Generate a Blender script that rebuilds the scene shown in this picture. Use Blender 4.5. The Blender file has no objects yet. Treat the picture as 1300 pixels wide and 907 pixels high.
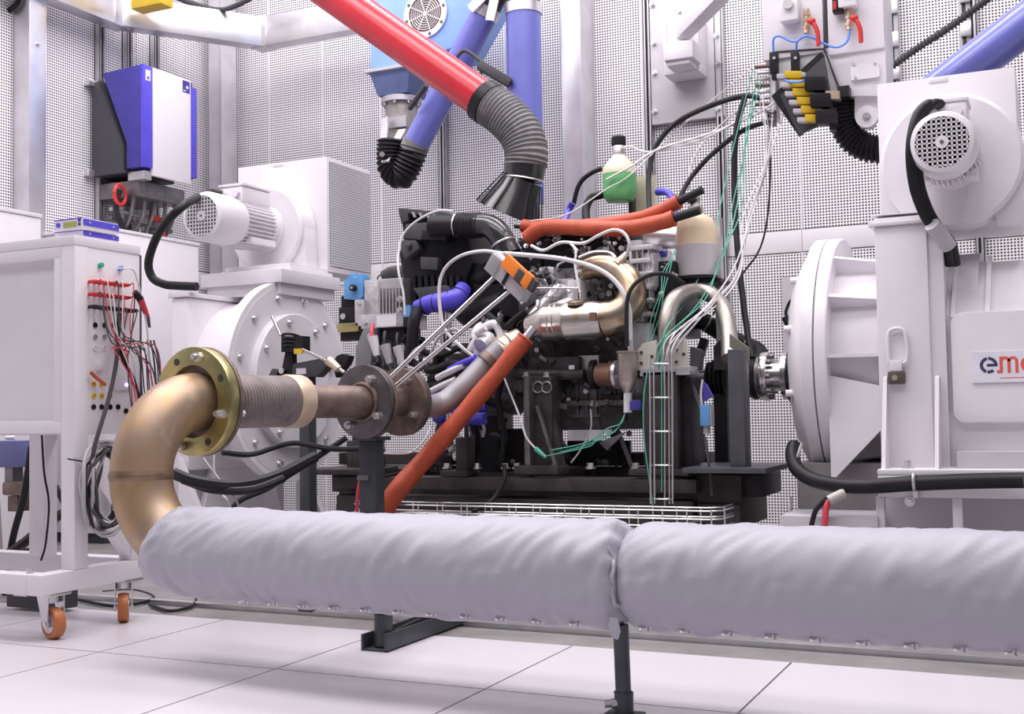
import bpy, bmesh, math, random
from mathutils import Vector, Matrix, noise
V = Vector
rnd = random.Random(7)

# ------------------------------------------------------------------ camera
F, YAW, PIT, ROLL, H = 1482.0, .4405, .0473, -.0171, .6461
scn = bpy.context.scene
col = scn.collection
_fw = V((-math.sin(YAW)*math.cos(PIT), math.cos(YAW)*math.cos(PIT), math.sin(PIT)))
_rt = V((math.cos(YAW), math.sin(YAW), 0)); _up = _rt.cross(_fw)
CR = math.cos(ROLL)*_rt + math.sin(ROLL)*_up
CU = -math.sin(ROLL)*_rt + math.cos(ROLL)*_up
CAM = V((0, 0, H))
cd = bpy.data.cameras.new('camera'); cam = bpy.data.objects.new('camera', cd); col.objects.link(cam)
cd.sensor_width = 36; cd.lens = 36*F/1300; cd.clip_start = .05; cd.clip_end = 60
cam.matrix_world = Matrix(((CR.x, CU.x, -_fw.x, 0), (CR.y, CU.y, -_fw.y, 0), (CR.z, CU.z, -_fw.z, H), (0, 0, 0, 1)))
scn.camera = cam

# ------------------------------------------------------------------ light
scn.view_settings.view_transform = 'Standard'; scn.view_settings.look = 'None'
scn.view_settings.exposure = .2; scn.view_settings.gamma = 1; scn.view_settings.use_curve_mapping = False
w = bpy.data.worlds.new('room_light'); scn.world = w; w.use_nodes = True
w.node_tree.nodes['Background'].inputs[0].default_value = (.93, .88, .95, 1)
w.node_tree.nodes['Background'].inputs[1].default_value = .20

def lamp(name, loc, sx, sy, power, color=(1, .955, .985)):
    l = bpy.data.lights.new(name, 'AREA'); l.shape = 'RECTANGLE'; l.size = sx; l.size_y = sy; l.energy = power; l.color = color
    o = bpy.data.objects.new(name, l); col.objects.link(o); o.location = loc
    return o
# rows of ceiling luminaires running along the cell
lamp('ceiling_light', (-2.3, 4.9, 4.6), 5.0, 1.1, 140)
lamp('ceiling_light', (-2.3, 2.7, 4.6), 5.0, 1.1, 150)
lamp('ceiling_light', (-2.0, .6, 4.6), 5.0, 1.1, 88)
lamp('ceiling_light', (1.2, 3.0, 4.6), .35, 4.0, 45)

# ------------------------------------------------------------------ pixel helpers
def ray(px, py): return _fw + CR*((px-650)/F) - CU*((py-453.5)/F)
def P(px, py, Y): r = ray(px, py); return CAM + r*(Y/r.y)
def PX(px, py, X): r = ray(px, py); return CAM + r*(X/r.x)
def PZ(px, py, Z): r = ray(px, py); return CAM + r*((Z-H)/r.z)
def mpp(p): return (V(p)-CAM).dot(_fw)/F        # metres per photo pixel at a point

# ------------------------------------------------------------------ materials
def newmat(name):
    m = bpy.data.materials.new(name); m.use_nodes = True
    return m, m.node_tree, m.node_tree.nodes['Principled BSDF']
def mat(name, c, rough=.45, metal=0., var=.06, scale=14., bump=0., bscale=60., trans=0., emit=None, coat=0., alpha=1., spec=None):
    m, nt, b = newmat(name)
    n = nt.nodes.new('ShaderNodeTexNoise'); n.inputs['Scale'].default_value = scale; n.inputs['Detail'].default_value = 4
    tc = nt.nodes.new('ShaderNodeTexCoord'); nt.links.new(tc.outputs['Object'], n.inputs['Vector'])
    r = nt.nodes.new('ShaderNodeValToRGB')
    lo = [max(0, x*(1-var)) for x in c]; hi = [min(1, x*(1+var)) for x in c]
    r.color_ramp.elements[0].color = (*lo, 1); r.color_ramp.elements[1].color = (*hi, 1)
    r.color_ramp.elements[0].position = .3; r.color_ramp.elements[1].position = .7
    nt.links.new(n.outputs['Fac'], r.inputs['Fac']); nt.links.new(r.outputs['Color'], b.inputs['Base Color'])
    b.inputs['Roughness'].default_value = rough; b.inputs['Metallic'].default_value = metal
    if spec is not None: b.inputs['Specular IOR Level'].default_value = spec
    if coat: b.inputs['Coat Weight'].default_value = coat; b.inputs['Coat Roughness'].default_value = .15
    if trans: b.inputs['Transmission Weight'].default_value = trans
    if alpha < 1: b.inputs['Alpha'].default_value = alpha
    if emit: b.inputs['Emission Color'].default_value = (*emit[0], 1); b.inputs['Emission Strength'].default_value = emit[1]
    if bump:
        n2 = nt.nodes.new('ShaderNodeTexNoise'); n2.inputs['Scale'].default_value = bscale; n2.inputs['Detail'].default_value = 5
        nt.links.new(tc.outputs['Object'], n2.inputs['Vector'])
        bp = nt.nodes.new('ShaderNodeBump'); bp.inputs['Strength'].default_value = bump; bp.inputs['Distance'].default_value = .01
        nt.links.new(n2.outputs['Fac'], bp.inputs['Height']); nt.links.new(bp.outputs['Normal'], b.inputs['Normal'])
    return m
def perforated(name, axis, pitch=.0155, rad=.33, base=(.90, .865, .895)):
    m, nt, b = newmat(name)
    tc = nt.nodes.new('ShaderNodeTexCoord'); sp = nt.nodes.new('ShaderNodeSeparateXYZ'); nt.links.new(tc.outputs['Object'], sp.inputs[0])
    def mth(op, a, bb=None):
        n = nt.nodes.new('ShaderNodeMath'); n.operation = op
        for i, x in enumerate((a, bb)):
            if x is None: continue
            if isinstance(x, (int, float)): n.inputs[i].default_value = x
            else: nt.links.new(x, n.inputs[i])
        return n.outputs[0]
    u = mth('SUBTRACT', mth('FRACT', mth('DIVIDE', sp.outputs[axis], pitch)), .5)
    v = mth('SUBTRACT', mth('FRACT', mth('DIVIDE', sp.outputs[2], pitch)), .5)
    d = mth('SQRT', mth('ADD', mth('MULTIPLY', u, u), mth('MULTIPLY', v, v)))
    hole = mth('LESS_THAN', d, rad)
    mx = nt.nodes.new('ShaderNodeMix'); mx.data_type = 'RGBA'
    nt.links.new(hole, mx.inputs[0]); mx.inputs[6].default_value = (*base, 1); mx.inputs[7].default_value = (.05, .045, .055, 1)
    nt.links.new(mx.outputs[2], b.inputs['Base Color']); b.inputs['Roughness'].default_value = .5
    return m
MT = {}
def D(k, *a, **kw): MT[k] = mat(k, *a, **kw)
D('white', (.78, .745, .785), .38, var=.015)
D('white2', (.72, .69, .73), .45, var=.02)
D('offwhite', (.80, .765, .795), .5, var=.02)
D('greypaint', (.52, .50, .54), .5, var=.03)
D('galv', (.72, .71, .75), .32, .85, var=.10, scale=7)
D('galv_dull', (.50, .49, .52), .45, .7, var=.12, scale=9)
D('alu', (.66, .645, .66), .33, .85, var=.08, scale=20)
D('castalu', (.62, .60, .62), .5, .6, var=.14, scale=25, bump=.25)
D('steel', (.62, .59, .585), .22, 1., var=.08, scale=12)
D('steel_dark', (.22, .21, .215), .4, .8, var=.2, scale=18)
D('bolt', (.70, .685, .70), .3, .9, var=.05)
D('black', (.018, .017, .02), .42, var=.3, spec=.22)
D('black_gloss', (.02, .02, .022), .22, var=.2, coat=.3)
D('rubber', (.022, .021, .024), .55, var=.3, spec=.22)
D('darkgrey', (.075, .072, .08), .5, var=.15, spec=.22)
D('engine_dark', (.055, .05, .053), .55, .3, var=.4, scale=22, bump=.4, bscale=40, spec=.22)
D('engine_mid', (.16, .15, .155), .5, .5, var=.35, scale=22, bump=.35, bscale=40)
D('frame_dark', (.062, .054, .055), .5, .35, var=.35, scale=9, bump=.12, spec=.22)
D('frame_grey', (.085, .085, .10), .45, .3, var=.15)
D('post', (.06, .065, .075), .4, .3, var=.15)
D('floor_tile', (.63, .59, .635), .32, var=.02, scale=2.5)
D('plinth', (.25, .235, .235), .5, .2, var=.15, scale=8)
D('gap', (.05, .045, .05), .8)
D('unit_grey', (.055, .055, .065), .5, var=.08)
D('blue', (.095, .075, .62), .38, var=.06)
D('blue_dark', (.055, .045, .30), .45, var=.1)
D('blue_pipe', (.15, .165, .52), .3, var=.07, scale=6, coat=.3)
D('blue_light', (.28, .46, .90), .45, var=.05)
D('blue_cap', (.12, .33, .66), .42, var=.08)
D('blue_tube', (.10, .28, .85), .35)
D('red_pipe', (.55, .018, .035), .3, var=.1, scale=5, coat=.15)
D('red', (.62, .03, .03), .4, var=.1)
D('orange', (.46, .07, .026), .5, var=.15, scale=30, bump=.2, bscale=200)
D('orange2', (.88, .24, .03), .4, var=.06)
D('yellow', (.66, .44, .02), .45, var=.08)
D('green', (.03, .42, .25), .45, var=.1)
D('wire_green', (.10, .42, .30), .45, var=.1)
D('wire_white', (.72, .69, .71), .45, var=.03)
D('wire_grey', (.40, .385, .40), .45, var=.08)
D('wire_red', (.60, .05, .08), .45, var=.08)
D('hose_grey', (.20, .195, .20), .5, var=.15, scale=30)
D('brown', (.22, .12, .085), .45, .3, var=.15)
D('tank_beige', (.74, .60, .42), .4, var=.05)
D('tank_green', (.16, .52, .20), .35, var=.08)
D('tank_clear', (.70, .66, .50), .25, var=.05)
D('plastic_clear', (.54, .505, .52), .2, var=.05)
D('lcd', (.36, .38, .12), .3)
D('led', (.5, .4, 1), .3, emit=((.45, .35, 1), 6))
D('logo_navy', (.05, .045, .13), .5); D('logo_red', (.78, .12, .08), .5); D('logo_white', (.80, .80, .88), .35)
D('bellows', (.25, .21, .205), .5, .5, var=.2, scale=20)
D('sleeve', (.70, .55, .42), .4, .6, var=.2, scale=8)
D('rust', (.20, .145, .125), .5, .6, var=.35, scale=18)
D('flange_dark', (.16, .145, .15), .38, .75, var=.35, scale=14)
D('exhaust_grey', (.30, .285, .305), .5, .35, var=.06)
D('blue_steel', (.13, .17, .34), .4, .3, var=.1)
D('weathered', (.36, .33, .31), .55, .4, var=.25, scale=25)
D('plate_grey', (.60, .575, .605), .45, .2, var=.03)
D('brown_dark', (.10, .075, .06), .5)
D('tank_clear2', (.50, .47, .44), .4)
D('mount_cream', (.55, .52, .45), .5, .2, var=.1)
D('mount_olive', (.20, .19, .15), .5, .3)
D('hoop_steel', (.34, .31, .285), .38, .8, var=.2, scale=10)
D('can_steel', (.50, .43, .40), .3, .8, var=.12)
D('bracket_grey', (.22, .215, .225), .5, .3)
D('weld_brown', (.24, .16, .11), .45, .6, var=.35, scale=25)
D('navy_box', (.12, .13, .30), .5)

def ramp_metal(name, cols, scale, rough, metal=1., stretch=(1, 1, 1), bump=.0):
    m, nt, b = newmat(name)
    tc = nt.nodes.new('ShaderNodeTexCoord'); mp = nt.nodes.new('ShaderNodeMapping'); mp.inputs['Scale'].default_value = stretch
    n = nt.nodes.new('ShaderNodeTexNoise'); n.inputs['Scale'].default_value = scale; n.inputs['Detail'].default_value = 3; n.inputs['Distortion'].default_value = .4
    r = nt.nodes.new('ShaderNodeValToRGB')
    nt.links.new(tc.outputs['Object'], mp.inputs[0]); nt.links.new(mp.outputs[0], n.inputs['Vector']); nt.links.new(n.outputs['Fac'], r.inputs[0])
    for i, (p, c) in enumerate(cols):
        e = r.color_ramp.elements[i] if i < 2 else r.color_ramp.elements.new(p)
        e.position = p; e.color = (*c, 1)
    nt.links.new(r.outputs[0], b.inputs['Base Color']); b.inputs['Roughness'].default_value = rough; b.inputs['Metallic'].default_value = metal
    if bump:
        bp = nt.nodes.new('ShaderNodeBump'); bp.inputs['Strength'].default_value = bump; bp.inputs['Distance'].default_value = .004
        nt.links.new(n.outputs['Fac'], bp.inputs['Height']); nt.links.new(bp.outputs['Normal'], b.inputs['Normal'])
    MT[name] = m
ramp_metal('gold_pipe', [(.28, (.27, .17, .10)), (.74, (.56, .43, .26)), (.45, (.44, .30, .17)), (.6, (.40, .29, .22))], 8, .45, .6, bump=.15)
ramp_metal('brass_flange', [(.3, (.30, .28, .14)), (.7, (.62, .48, .20)), (.5, (.42, .38, .17))], 7, .3, .9)
ramp_metal('cat_steel', [(.35, (.60, .56, .55)), (.8, (.46, .34, .18)), (.62, (.58, .53, .49))], 7, .30, 1., stretch=(1.2, 1, 1))
ramp_metal('cat_hot', [(.3, (.44, .40, .37)), (.72, (.22, .15, .12)), (.52, (.42, .33, .22))], 10, .33, 1.)
MT['perf_back'] = perforated('perf_back', 0)
MT['perf_left'] = perforated('perf_left', 1)
MT['perf_fine'] = perforated('perf_fine', 1, .012, .27, (.60, .585, .62))

def fabric_mat():
    m, nt, b = newmat('insulation_fabric')
    tc = nt.nodes.new('ShaderNodeTexCoord')
    n = nt.nodes.new('ShaderNodeTexNoise'); n.inputs['Scale'].default_value = 500
    nt.links.new(tc.outputs['Object'], n.inputs['Vector'])
    bp = nt.nodes.new('ShaderNodeBump'); bp.inputs['Strength'].default_value = .12; bp.inputs['Distance'].default_value = .002
    nt.links.new(n.outputs['Fac'], bp.inputs['Height']); nt.links.new(bp.outputs['Normal'], b.inputs['Normal'])
    b.inputs['Base Color'].default_value = (.40, .392, .455, 1); b.inputs['Roughness'].default_value = .5
    b.inputs['Sheen Weight'].default_value = .2
    MT['fabric'] = m
fabric_mat()

# ------------------------------------------------------------------ geometry helpers
def spline(pts, n=8):
    pts = [V(p) for p in pts]
    if len(pts) < 3: return pts
    out = []
    q = [pts[0]*2-pts[1]] + pts + [pts[-1]*2-pts[-2]]
    for i in range(1, len(q)-2):
        a, b, c, d = q[i-1], q[i], q[i+1], q[i+2]
        for k in range(n):
            t = k/n
            out.append(.5*((2*b) + (c-a)*t + (2*a-5*b+4*c-d)*t*t + (3*b-a-3*c+d)*t*t*t))
    out.append(pts[-1]); return out
def resample(pts, step):
    L = [0]
    for a, b in zip(pts, pts[1:]): L.append(L[-1]+(b-a).length)
    N = max(2, int(L[-1]/step)); out = []; j = 0
    for i in range(N+1):
        s = L[-1]*i/N
        while j < len(L)-2 and L[j+1] < s: j += 1
        d = L[j+1]-L[j]
        out.append(pts[j].lerp(pts[j+1], 0 if d == 0 else (s-L[j])/d))
    return out, L[-1]
def perp(d):
    a = V((0, 0, 1)) if abs(d.z) < .9 else V((1, 0, 0))
    u = d.cross(a).normalized(); return u, d.cross(u).normalized()

class M:
    def __init__(s): s.v = []; s.f = []
    def add(s, vs, fs):
        o = len(s.v); s.v += [V(x) for x in vs]; s.f += [tuple(i+o for i in f) for f in fs]; return s
    def hexa(s, c):
        return s.add(c, [(0, 3, 2, 1), (4, 5, 6, 7), (0, 1, 5, 4), (1, 2, 6, 5), (2, 3, 7, 6), (3, 0, 4, 7)])
    def box(s, a, b):
        x0, x1 = sorted((a[0], b[0])); y0, y1 = sorted((a[1], b[1])); z0, z1 = sorted((a[2], b[2]))
        return s.hexa([(x0, y0, z0), (x1, y0, z0), (x1, y1, z0), (x0, y1, z0), (x0, y0, z1), (x1, y0, z1), (x1, y1, z1), (x0, y1, z1)])
    def pbox(s, x0, y0, x1, y1, Y0, Y1):
        a = P(x0, y0, Y0); b = P(x1, y1, Y0); return s.box((a.x, Y0, a.z), (b.x, Y1, b.z))
    def obox(s, c, ax, ay, az):
        c, ax, ay, az = V(c), V(ax), V(ay), V(az)
        return s.hexa([c+ax*i+ay*j+az*k for k in (-1, 1) for i, j in ((-1, -1), (1, -1), (1, 1), (-1, 1))])
    def beam(s, p, q, w, h, up=(0, 0, 1)):
        p, q = V(p), V(q); d = (q-p).normalized(); u = d.cross(V(up))
        if u.length < .01: u = d.cross(V((0, 1, 0)))
        u.normalize(); n = u.cross(d)
        return s.obox((p+q)/2, u*(w/2), (q-p)/2, n*(h/2))
    def cyl(s, p, q, r, r2=None, n=16, cap=True):
        p, q = V(p), V(q); r2 = r if r2 is None else r2; d = (q-p).normalized(); u, v = perp(d)
        vs = []
        for c, rr in ((p, r), (q, r2)):
            vs += [c+u*rr*math.cos(2*math.pi*i/n)+v*rr*math.sin(2*math.pi*i/n) for i in range(n)]
        fs = [(i, (i+1) % n, n+(i+1) % n, n+i) for i in range(n)]
        if cap: fs += [tuple(range(n-1, -1, -1)), tuple(range(n, 2*n))]
        return s.add(vs, fs)
    def lathe(s, prof, o, ax, n=32, cap=True):
        o, d = V(o), V(ax).normalized(); u, v = perp(d); vs = []; fs = []
        for r, t in prof:
            vs += [o+d*t+(u*math.cos(2*math.pi*i/n)+v*math.sin(2*math.pi*i/n))*max(r, 1e-4) for i in range(n)]
        for k in range(len(prof)-1):
            for i in range(n):
                j = (i+1) % n; fs.append((k*n+i, k*n+j, (k+1)*n+j, (k+1)*n+i))
        if cap:
            m = (len(prof)-1)*n
            fs += [tuple(range(n-1, -1, -1)), tuple(range(m, m+n))]
        return s.add(vs, fs)
    def tube(s, pts, r, n=8, sm=8, cap=True, rf=None, step=None):
        pts = spline(pts, sm) if sm else [V(p) for p in pts]
        if step: pts, _ = resample(pts, step)
        N = len(pts); vs = []; fs = []; u = None; S = 0
        for i, p in enumerate(pts):
            d = (pts[min(i+1, N-1)]-pts[max(i-1, 0)]).normalized()
            if u is None: u, _v = perp(d)
            else:
                u = u-d*u.dot(d)
                if u.length < 1e-6: u, _v = perp(d)
                u.normalize()
            v = d.cross(u)
            if i: S += (p-pts[i-1]).length
            rr = rf(S, i/(N-1)) if rf else r
            vs += [p+(u*math.cos(2*math.pi*k/n)+v*math.sin(2*math.pi*k/n))*rr for k in range(n)]
        for i in range(N-1):
            for k in range(n):
                j = (k+1) % n; fs.append((i*n+k, i*n+j, (i+1)*n+j, (i+1)*n+k))
        if cap: fs += [tuple(range(n-1, -1, -1)), tuple(range((N-1)*n, N*n))]
        return s.add(vs, fs)
    def ptube(s, pts, rpx, **k):
        q = [P(*p) for p in pts]; return s.tube(q, rpx*mpp(q[len(q)//2]), **k)
    def hose(s, pts, r, pitch, amp, n=20):
        return s.tube(pts, r, n=n, sm=10, step=pitch/6, rf=lambda S, t: r+amp*math.cos(2*math.pi*S/pitch))
    def prism(s, poly, ext):
        poly = [V(p) for p in poly]; n = len(poly); ext = V(ext)
        return s.add(poly+[p+ext for p in poly], [tuple(range(n-1, -1, -1)), tuple(range(n, 2*n))]+[(i, (i+1) % n, n+(i+1) % n, n+i) for i in range(n)])
    def ball(s, c, r, n=12, sq=(1, 1, 1)):
        c = V(c); vs = []; fs = []; m = n//2
        for i in range(m+1):
            th = math.pi*i/m
            for k in range(n):
                ph = 2*math.pi*k/n
                vs.append(c+V((r*sq[0]*math.sin(th)*math.cos(ph), r*sq[1]*math.sin(th)*math.sin(ph), r*sq[2]*math.cos(th))))
        for i in range(m):
            for k in range(n):
                j = (k+1) % n; fs.append((i*n+k, (i+1)*n+k, (i+1)*n+j, i*n+j))
        return s.add(vs, fs)
    def torus(s, c, ax, R, r, n=32, k=8, a0=0, a1=2*math.pi):
        d = V(ax).normalized(); u, v = perp(d); full = abs(a1-a0-2*math.pi) < 1e-6
        pts = [V(c)+(u*math.cos(a0+(a1-a0)*i/n)+v*math.sin(a0+(a1-a0)*i/n))*R for i in range(n+1)]
        return s.tube(pts, r, n=k, sm=0, cap=not full)
    def bolt(s, p, ax, r, h, n=6):
        p, d = V(p), V(ax).normalized()
        s.cyl(p-d*.001, p+d*h*.25, r*1.55, n=12); return s.cyl(p, p+d*h, r, n=n)
    def build(s, name, m, parent=None, bevel=0., smooth=True, angle=35, origin=None):
        me = bpy.data.meshes.new(name)
        base = BASE[parent] if parent is not None else origin
        if base is None:
            lo = [min(p[i] for p in s.v) for i in range(3)]; hi = [max(p[i] for p in s.v) for i in range(3)]
            base = V(((lo[0]+hi[0])/2, (lo[1]+hi[1])/2, lo[2]))
        base = V(base)
        me.from_pydata([p-base for p in s.v], [], s.f)
        bm = bmesh.new(); bm.from_mesh(me)
        bmesh.ops.recalc_face_normals(bm, faces=bm.faces)
        if bevel:
            es = [e for e in bm.edges if len(e.link_faces) == 2 and e.calc_face_angle(0) > .5]
            bmesh.ops.bevel(bm, geom=es, offset=bevel, segments=2, profile=.6, affect='EDGES', clamp_overlap=True)
        bm.to_mesh(me); bm.free()
        if smooth:
            me.shade_smooth(); me.set_sharp_from_angle(angle=math.radians(angle))
        me.materials.append(MT[m])
        o = bpy.data.objects.new(name, me); col.objects.link(o)
        if parent is not None: o.parent = parent
        else: o.location = base
        BASE[o] = base
        return o
BASE = {}
def tag(o, label, cat, group=None):
    o['label'] = label; o['category'] = cat
    if group: o['group'] = group
    return o
def thing(name, label, cat, loc, group=None):
    o = bpy.data.objects.new(name, None); col.objects.link(o); o.location = V(loc); o.empty_display_size = .05
    BASE[o] = V(loc); return tag(o, label, cat, group)
def struct(o): o['kind'] = 'structure'; return o
def one(m, name, mt, label, cat, group=None, **k): return tag(m.build(name, mt, **k), label, cat, group)
def cable(name, label, pts, r, mt, group=None, n=6, sm=8, cat='cable'):
    q = [P(*p) for p in pts]; return one(M().tube(q, r, n=n, sm=sm), name, mt, label, cat, group)
def sempty(name, loc):
    o = bpy.data.objects.new(name, None); col.objects.link(o); o.location = V(loc); o.empty_display_size = .05; BASE[o] = V(loc); o['kind'] = 'structure'; return o

# ================================================================== SETTING
fl = struct(M().box((-6.2, -1.2, -.06), (3.2, 3.009, -.022)).build('floor', 'gap', smooth=False))
tile_mesh = {}
yl = [-.532, .068, .668, 1.268, 1.868, 2.468, 3.009]
for i in range(-6, 9):
    for a, b in zip(yl, yl[1:]):
        x = -2.448+.6*i
        k = round(b-a, 3)
        if k not in tile_mesh:
            o = M().box((x+.0028, a+.0028, -.022), (x+.5972, b-.0028, 0)).build('floor_tile', 'floor_tile', fl)
            tile_mesh[k] = (o.data, x, a)
        else:
            me, x0, a0 = tile_mesh[k]
            o = bpy.data.objects.new('floor_tile', me); col.objects.link(o); o.parent = fl; o.location = (x-x0, a-a0, 0)
struct(M().box((-6.2, 3.012, -.03), (3.2, 3.165, -.002)).build('trim_1', 'plinth', bevel=.002))
struct(M().box((-6.2, 3.165, -.05), (3.2, 3.185, -.03)).build('trim_2', 'gap'))
struct(M().box((-6.2, 3.185, -.05), (3.2, 3.215, .012)).build('trim_3', 'alu', bevel=.003))
struct(M().box((-6.2, 3.215, -.05), (3.2, 6.25, .008)).build('floor_bedplate', 'plinth'))

YW, XL = 6.2, -5.0
wb = struct(M().box((XL-.1, YW+.012, -.03), (2.6, YW+.06, 4.7)).build('wall_back', 'white2'))
wl = struct(M().box((XL-.06, .6, -.03), (XL-.012, YW+.06, 4.7)).build('wall_left', 'white2'))
sx = [-5.087+.43*k for k in range(0, 18)]
for k in range(len(sx)-1):
    a, b = max(sx[k], XL), sx[k+1]
    for z0, z1 in ((.0, 1.465), (1.585, 3.20), (3.22, 4.65)):
        M().box((a+.002, YW-.006, z0+.003), (b-.002, YW+.012, z1-.004)).build('perforated_panel', 'perf_back', wb)
    M().box((a+.001, YW-.010, 1.467), (b-.001, YW+.012, 1.583)).build('cover_strip', 'offwhite', wb, bevel=.002)
for k in range(1, len(sx)-1):
    for z0, z1 in ((.0, 1.465), (1.585, 4.65)):
        M().box((sx[k]-.006, YW-.009, z0), (sx[k]+.006, YW-.005, z1)).build('seam_strip', 'white', wb)
sy = [6.2-.43*k for k in range(0, 13)]
for k in range(len(sy)-1):
    b, a = sy[k], sy[k+1]
    for z0, z1 in ((.0, 1.465), (1.585, 3.20), (3.22, 4.65)):
        M().box((XL-.012, a+.002, z0+.003), (XL+.006, b-.002, z1-.004)).build('perforated_panel', 'perf_left', wl)
    M().box((XL-.012, a+.001, 1.467), (XL+.010, b-.001, 1.583)).build('cover_strip', 'offwhite', wl, bevel=.002)

def channel(n, c, axis, z0=0, z1=4.6, w=.041, d=.041):
    """slotted strut channel fixed to a wall"""
    e = sempty('trim_%d' % n, (c[0], c[1], z0))
    X, Y = c
    if axis == 'x':
        M().box((X-w/2, Y-.004, z0), (X+w/2, Y, z1)).box((X-w/2, Y-d, z0), (X-w/2+.004, Y, z1)).box((X+w/2-.004, Y-d, z0), (X+w/2, Y, z1)) \
           .box((X-w/2, Y-d, z0), (X-w/2+.014, Y-d+.003, z1)).box((X+w/2-.014, Y-d, z0), (X+w/2, Y-d+.003, z1)).build('channel_profile', 'galv_dull', e)
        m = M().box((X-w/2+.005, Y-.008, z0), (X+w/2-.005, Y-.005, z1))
    else:
        M().box((X, Y-w/2, z0), (X+.004, Y+w/2, z1)).box((X, Y-w/2, z0), (X+d, Y-w/2+.004, z1)).box((X, Y+w/2-.004, z0), (X+d, Y+w/2, z1)) \
           .box((X+d-.003, Y-w/2, z0), (X+d, Y-w/2+.011, z1)).box((X+d-.003, Y+w/2-.011, z0), (X+d, Y+w/2, z1)).build('channel_profile', 'galv_dull', e)
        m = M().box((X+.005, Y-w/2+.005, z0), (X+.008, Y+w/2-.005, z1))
    m.build('slot_shade_strip', 'darkgrey', e)  # dark strip stands in for the shade inside the channel slot
n = 10
for X in (-3.345, -2.035, -1.63, -.345, .52):
    channel(n, (X, YW-.011), 'x'); n += 1
for Y in (5.02, 5.24, 5.47):
    channel(n, (XL+.011, Y), 'y'); n += 1
# short strut with beam clamps at top right
for px in (1134, 1226):
    q = P(px, 60, YW-.05); e = sempty('trim_%d' % n, (q.x, YW-.02, 2.2)); n += 1
    M().box((q.x-.028, YW-.055, 2.18), (q.x+.028, YW-.012, 4.6)).build('channel_profile', 'galv_dull', e, bevel=.003)
    mm = M()
    for k in range(6):
        z = 2.3+.17*k; mm.box((q.x-.02, YW-.075, z), (q.x+.03, YW-.052, z+.075))
    mm.build('beam_clamp', 'galv', e, bevel=.004)
    M().box((q.x-.012, YW-.0565, 2.18), (q.x+.006, YW-.0552, 4.6)).build('slot_shade_strip', 'gap', e)  # dark strip on the channel face, painted in for a shaded slot

def column(n, x0, x1, y0, y1, z1=4.6, bolts=()):
    e = sempty('trim_%d' % n, ((x0+x1)/2, (y0+y1)/2, 0))
    M().box((x0, y0, 0), (x1, y1, z1)).build('column_profile', 'galv', e, bevel=.005)
    for b in bolts: M().bolt(b[0], b[1], .009, .012).build('bolt', 'bolt', e)
    M().box((x0-.04, y0-.03, 0), (x1+.04, y1+.02, .012)).build('base_plate', 'galv_dull', e)
# wide bright column on the back wall
a = P(712, 100, 5.98); b = P(738, 100, 5.98)
column(40, a.x, b.x, 5.98, YW-.012, bolts=[((a.x+.05, 5.98, 3.02), (0, -1, 0))])
# column on the left wall and column standing in the corner
a = PX(22, 150, XL); b = PX(59, 150, XL+.13)
column(41, XL+.012, XL+.13, PX(37, 150, XL+.13).y, b.y, bolts=[((XL+.13, PX(48, 56, XL+.13).y, PX(48, 56, XL+.13).z), (1, 0, 0))])
c = P(300, 150, 6.05)
column(42, c.x-.10, c.x, 5.90, 6.05)

# ================================================================== CABLE TRUNKING (three lengths round the corner)
zt = 2.90; th = .18
a1 = PX(147, 40, -4.86); a2 = P(335, 66, 5.75)
a0 = V((-4.86, 3.2, zt)); a3 = V((-.9, 5.75, zt))
t = thing('cable_trunking', 'bright galvanised cable trunking running around the wall corner below the ceiling', 'trunking', (a1.x, a1.y, zt))
for p, q in ((a0, a1), (a1, a2), (a2, P(474, 44, 5.75))):
    p, q = V((p.x, p.y, zt+th/2)), V((q.x, q.y, zt+th/2))
    M().beam(p, q, .10, th).build('trunking_length', 'galv', t, bevel=.003)
for p in (a1, a2):
    M().box((p.x-.056, p.y-.056, zt-.004), (p.x+.056, p.y+.056, zt+th+.004)).build('joint_piece', 'galv', t, bevel=.004)
for q in (V((-4.93, 4.4, zt+th)), V((-3.95, 5.9, zt+th))):
    M().box((q.x-.03, q.y-.03, q.z), (q.x+.03, q.y+.03, 4.6)).build('hanger', 'galv_dull', t)
# yellow beam end
q = P(190, 4, 5.0)
yb = thing('crane_beam', 'yellow painted steel beam end above the trunking', 'beam', (q.x, q.y, q.z))
M().pbox(178, -28, 204, 4, 5.0, 5.02).build('web', 'yellow', yb, bevel=.003)
M().pbox(166, 0, 204, 3.5, 4.98, 5.08).build('lower_flange', 'yellow', yb, bevel=.002)
q = P(280, -3, 5.6)
M2 = M().tube([P(215, -6, 5.5), P(250, 6, 5.5), P(285, 12, 5.5), P(330, -8, 5.5)], .016, n=8)
one(M2, 'power_cable', 'darkgrey', 'dark cable looping down over the trunking beside the yellow beam', 'cable')

# ================================================================== BLUE AND WHITE WALL UNIT
ux, uy0, uy1, uz0, uz1 = -4.6, 4.95, 5.385, 2.0, 2.625
u = thing('fuel_conditioner', 'wall-mounted conditioning unit with white door, blue edges and dark grey side', 'device', (-4.8, 5.15, 2.0))
sl = [(XL+.09, uy0, 2.02), (-4.735, uy0, 2.02), (-4.735, uy0, 2.18), (XL+.12, uy0, 2.60), (XL+.03, uy0, 2.56), (XL+.03, uy0, 2.02)]
M().prism([(XL+.03, uy0+.01, 2.03), (-4.72, uy0+.01, 2.03), (-4.72, uy0+.01, 2.17), (-4.90, uy0+.01, 2.575), (XL+.03, uy0+.01, 2.575)], (0, .40, 0)).build('side_housing', 'unit_grey', u, bevel=.004)
M().prism([(-4.70, uy0, 2.05), (ux, uy0, 2.05), (ux, uy0, uz1), (-4.88, uy0, uz1-.012), (-4.70, uy0, 2.19)], (0, uy1-uy0, 0)).build('blue_housing', 'blue_dark', u, bevel=.003)
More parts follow.
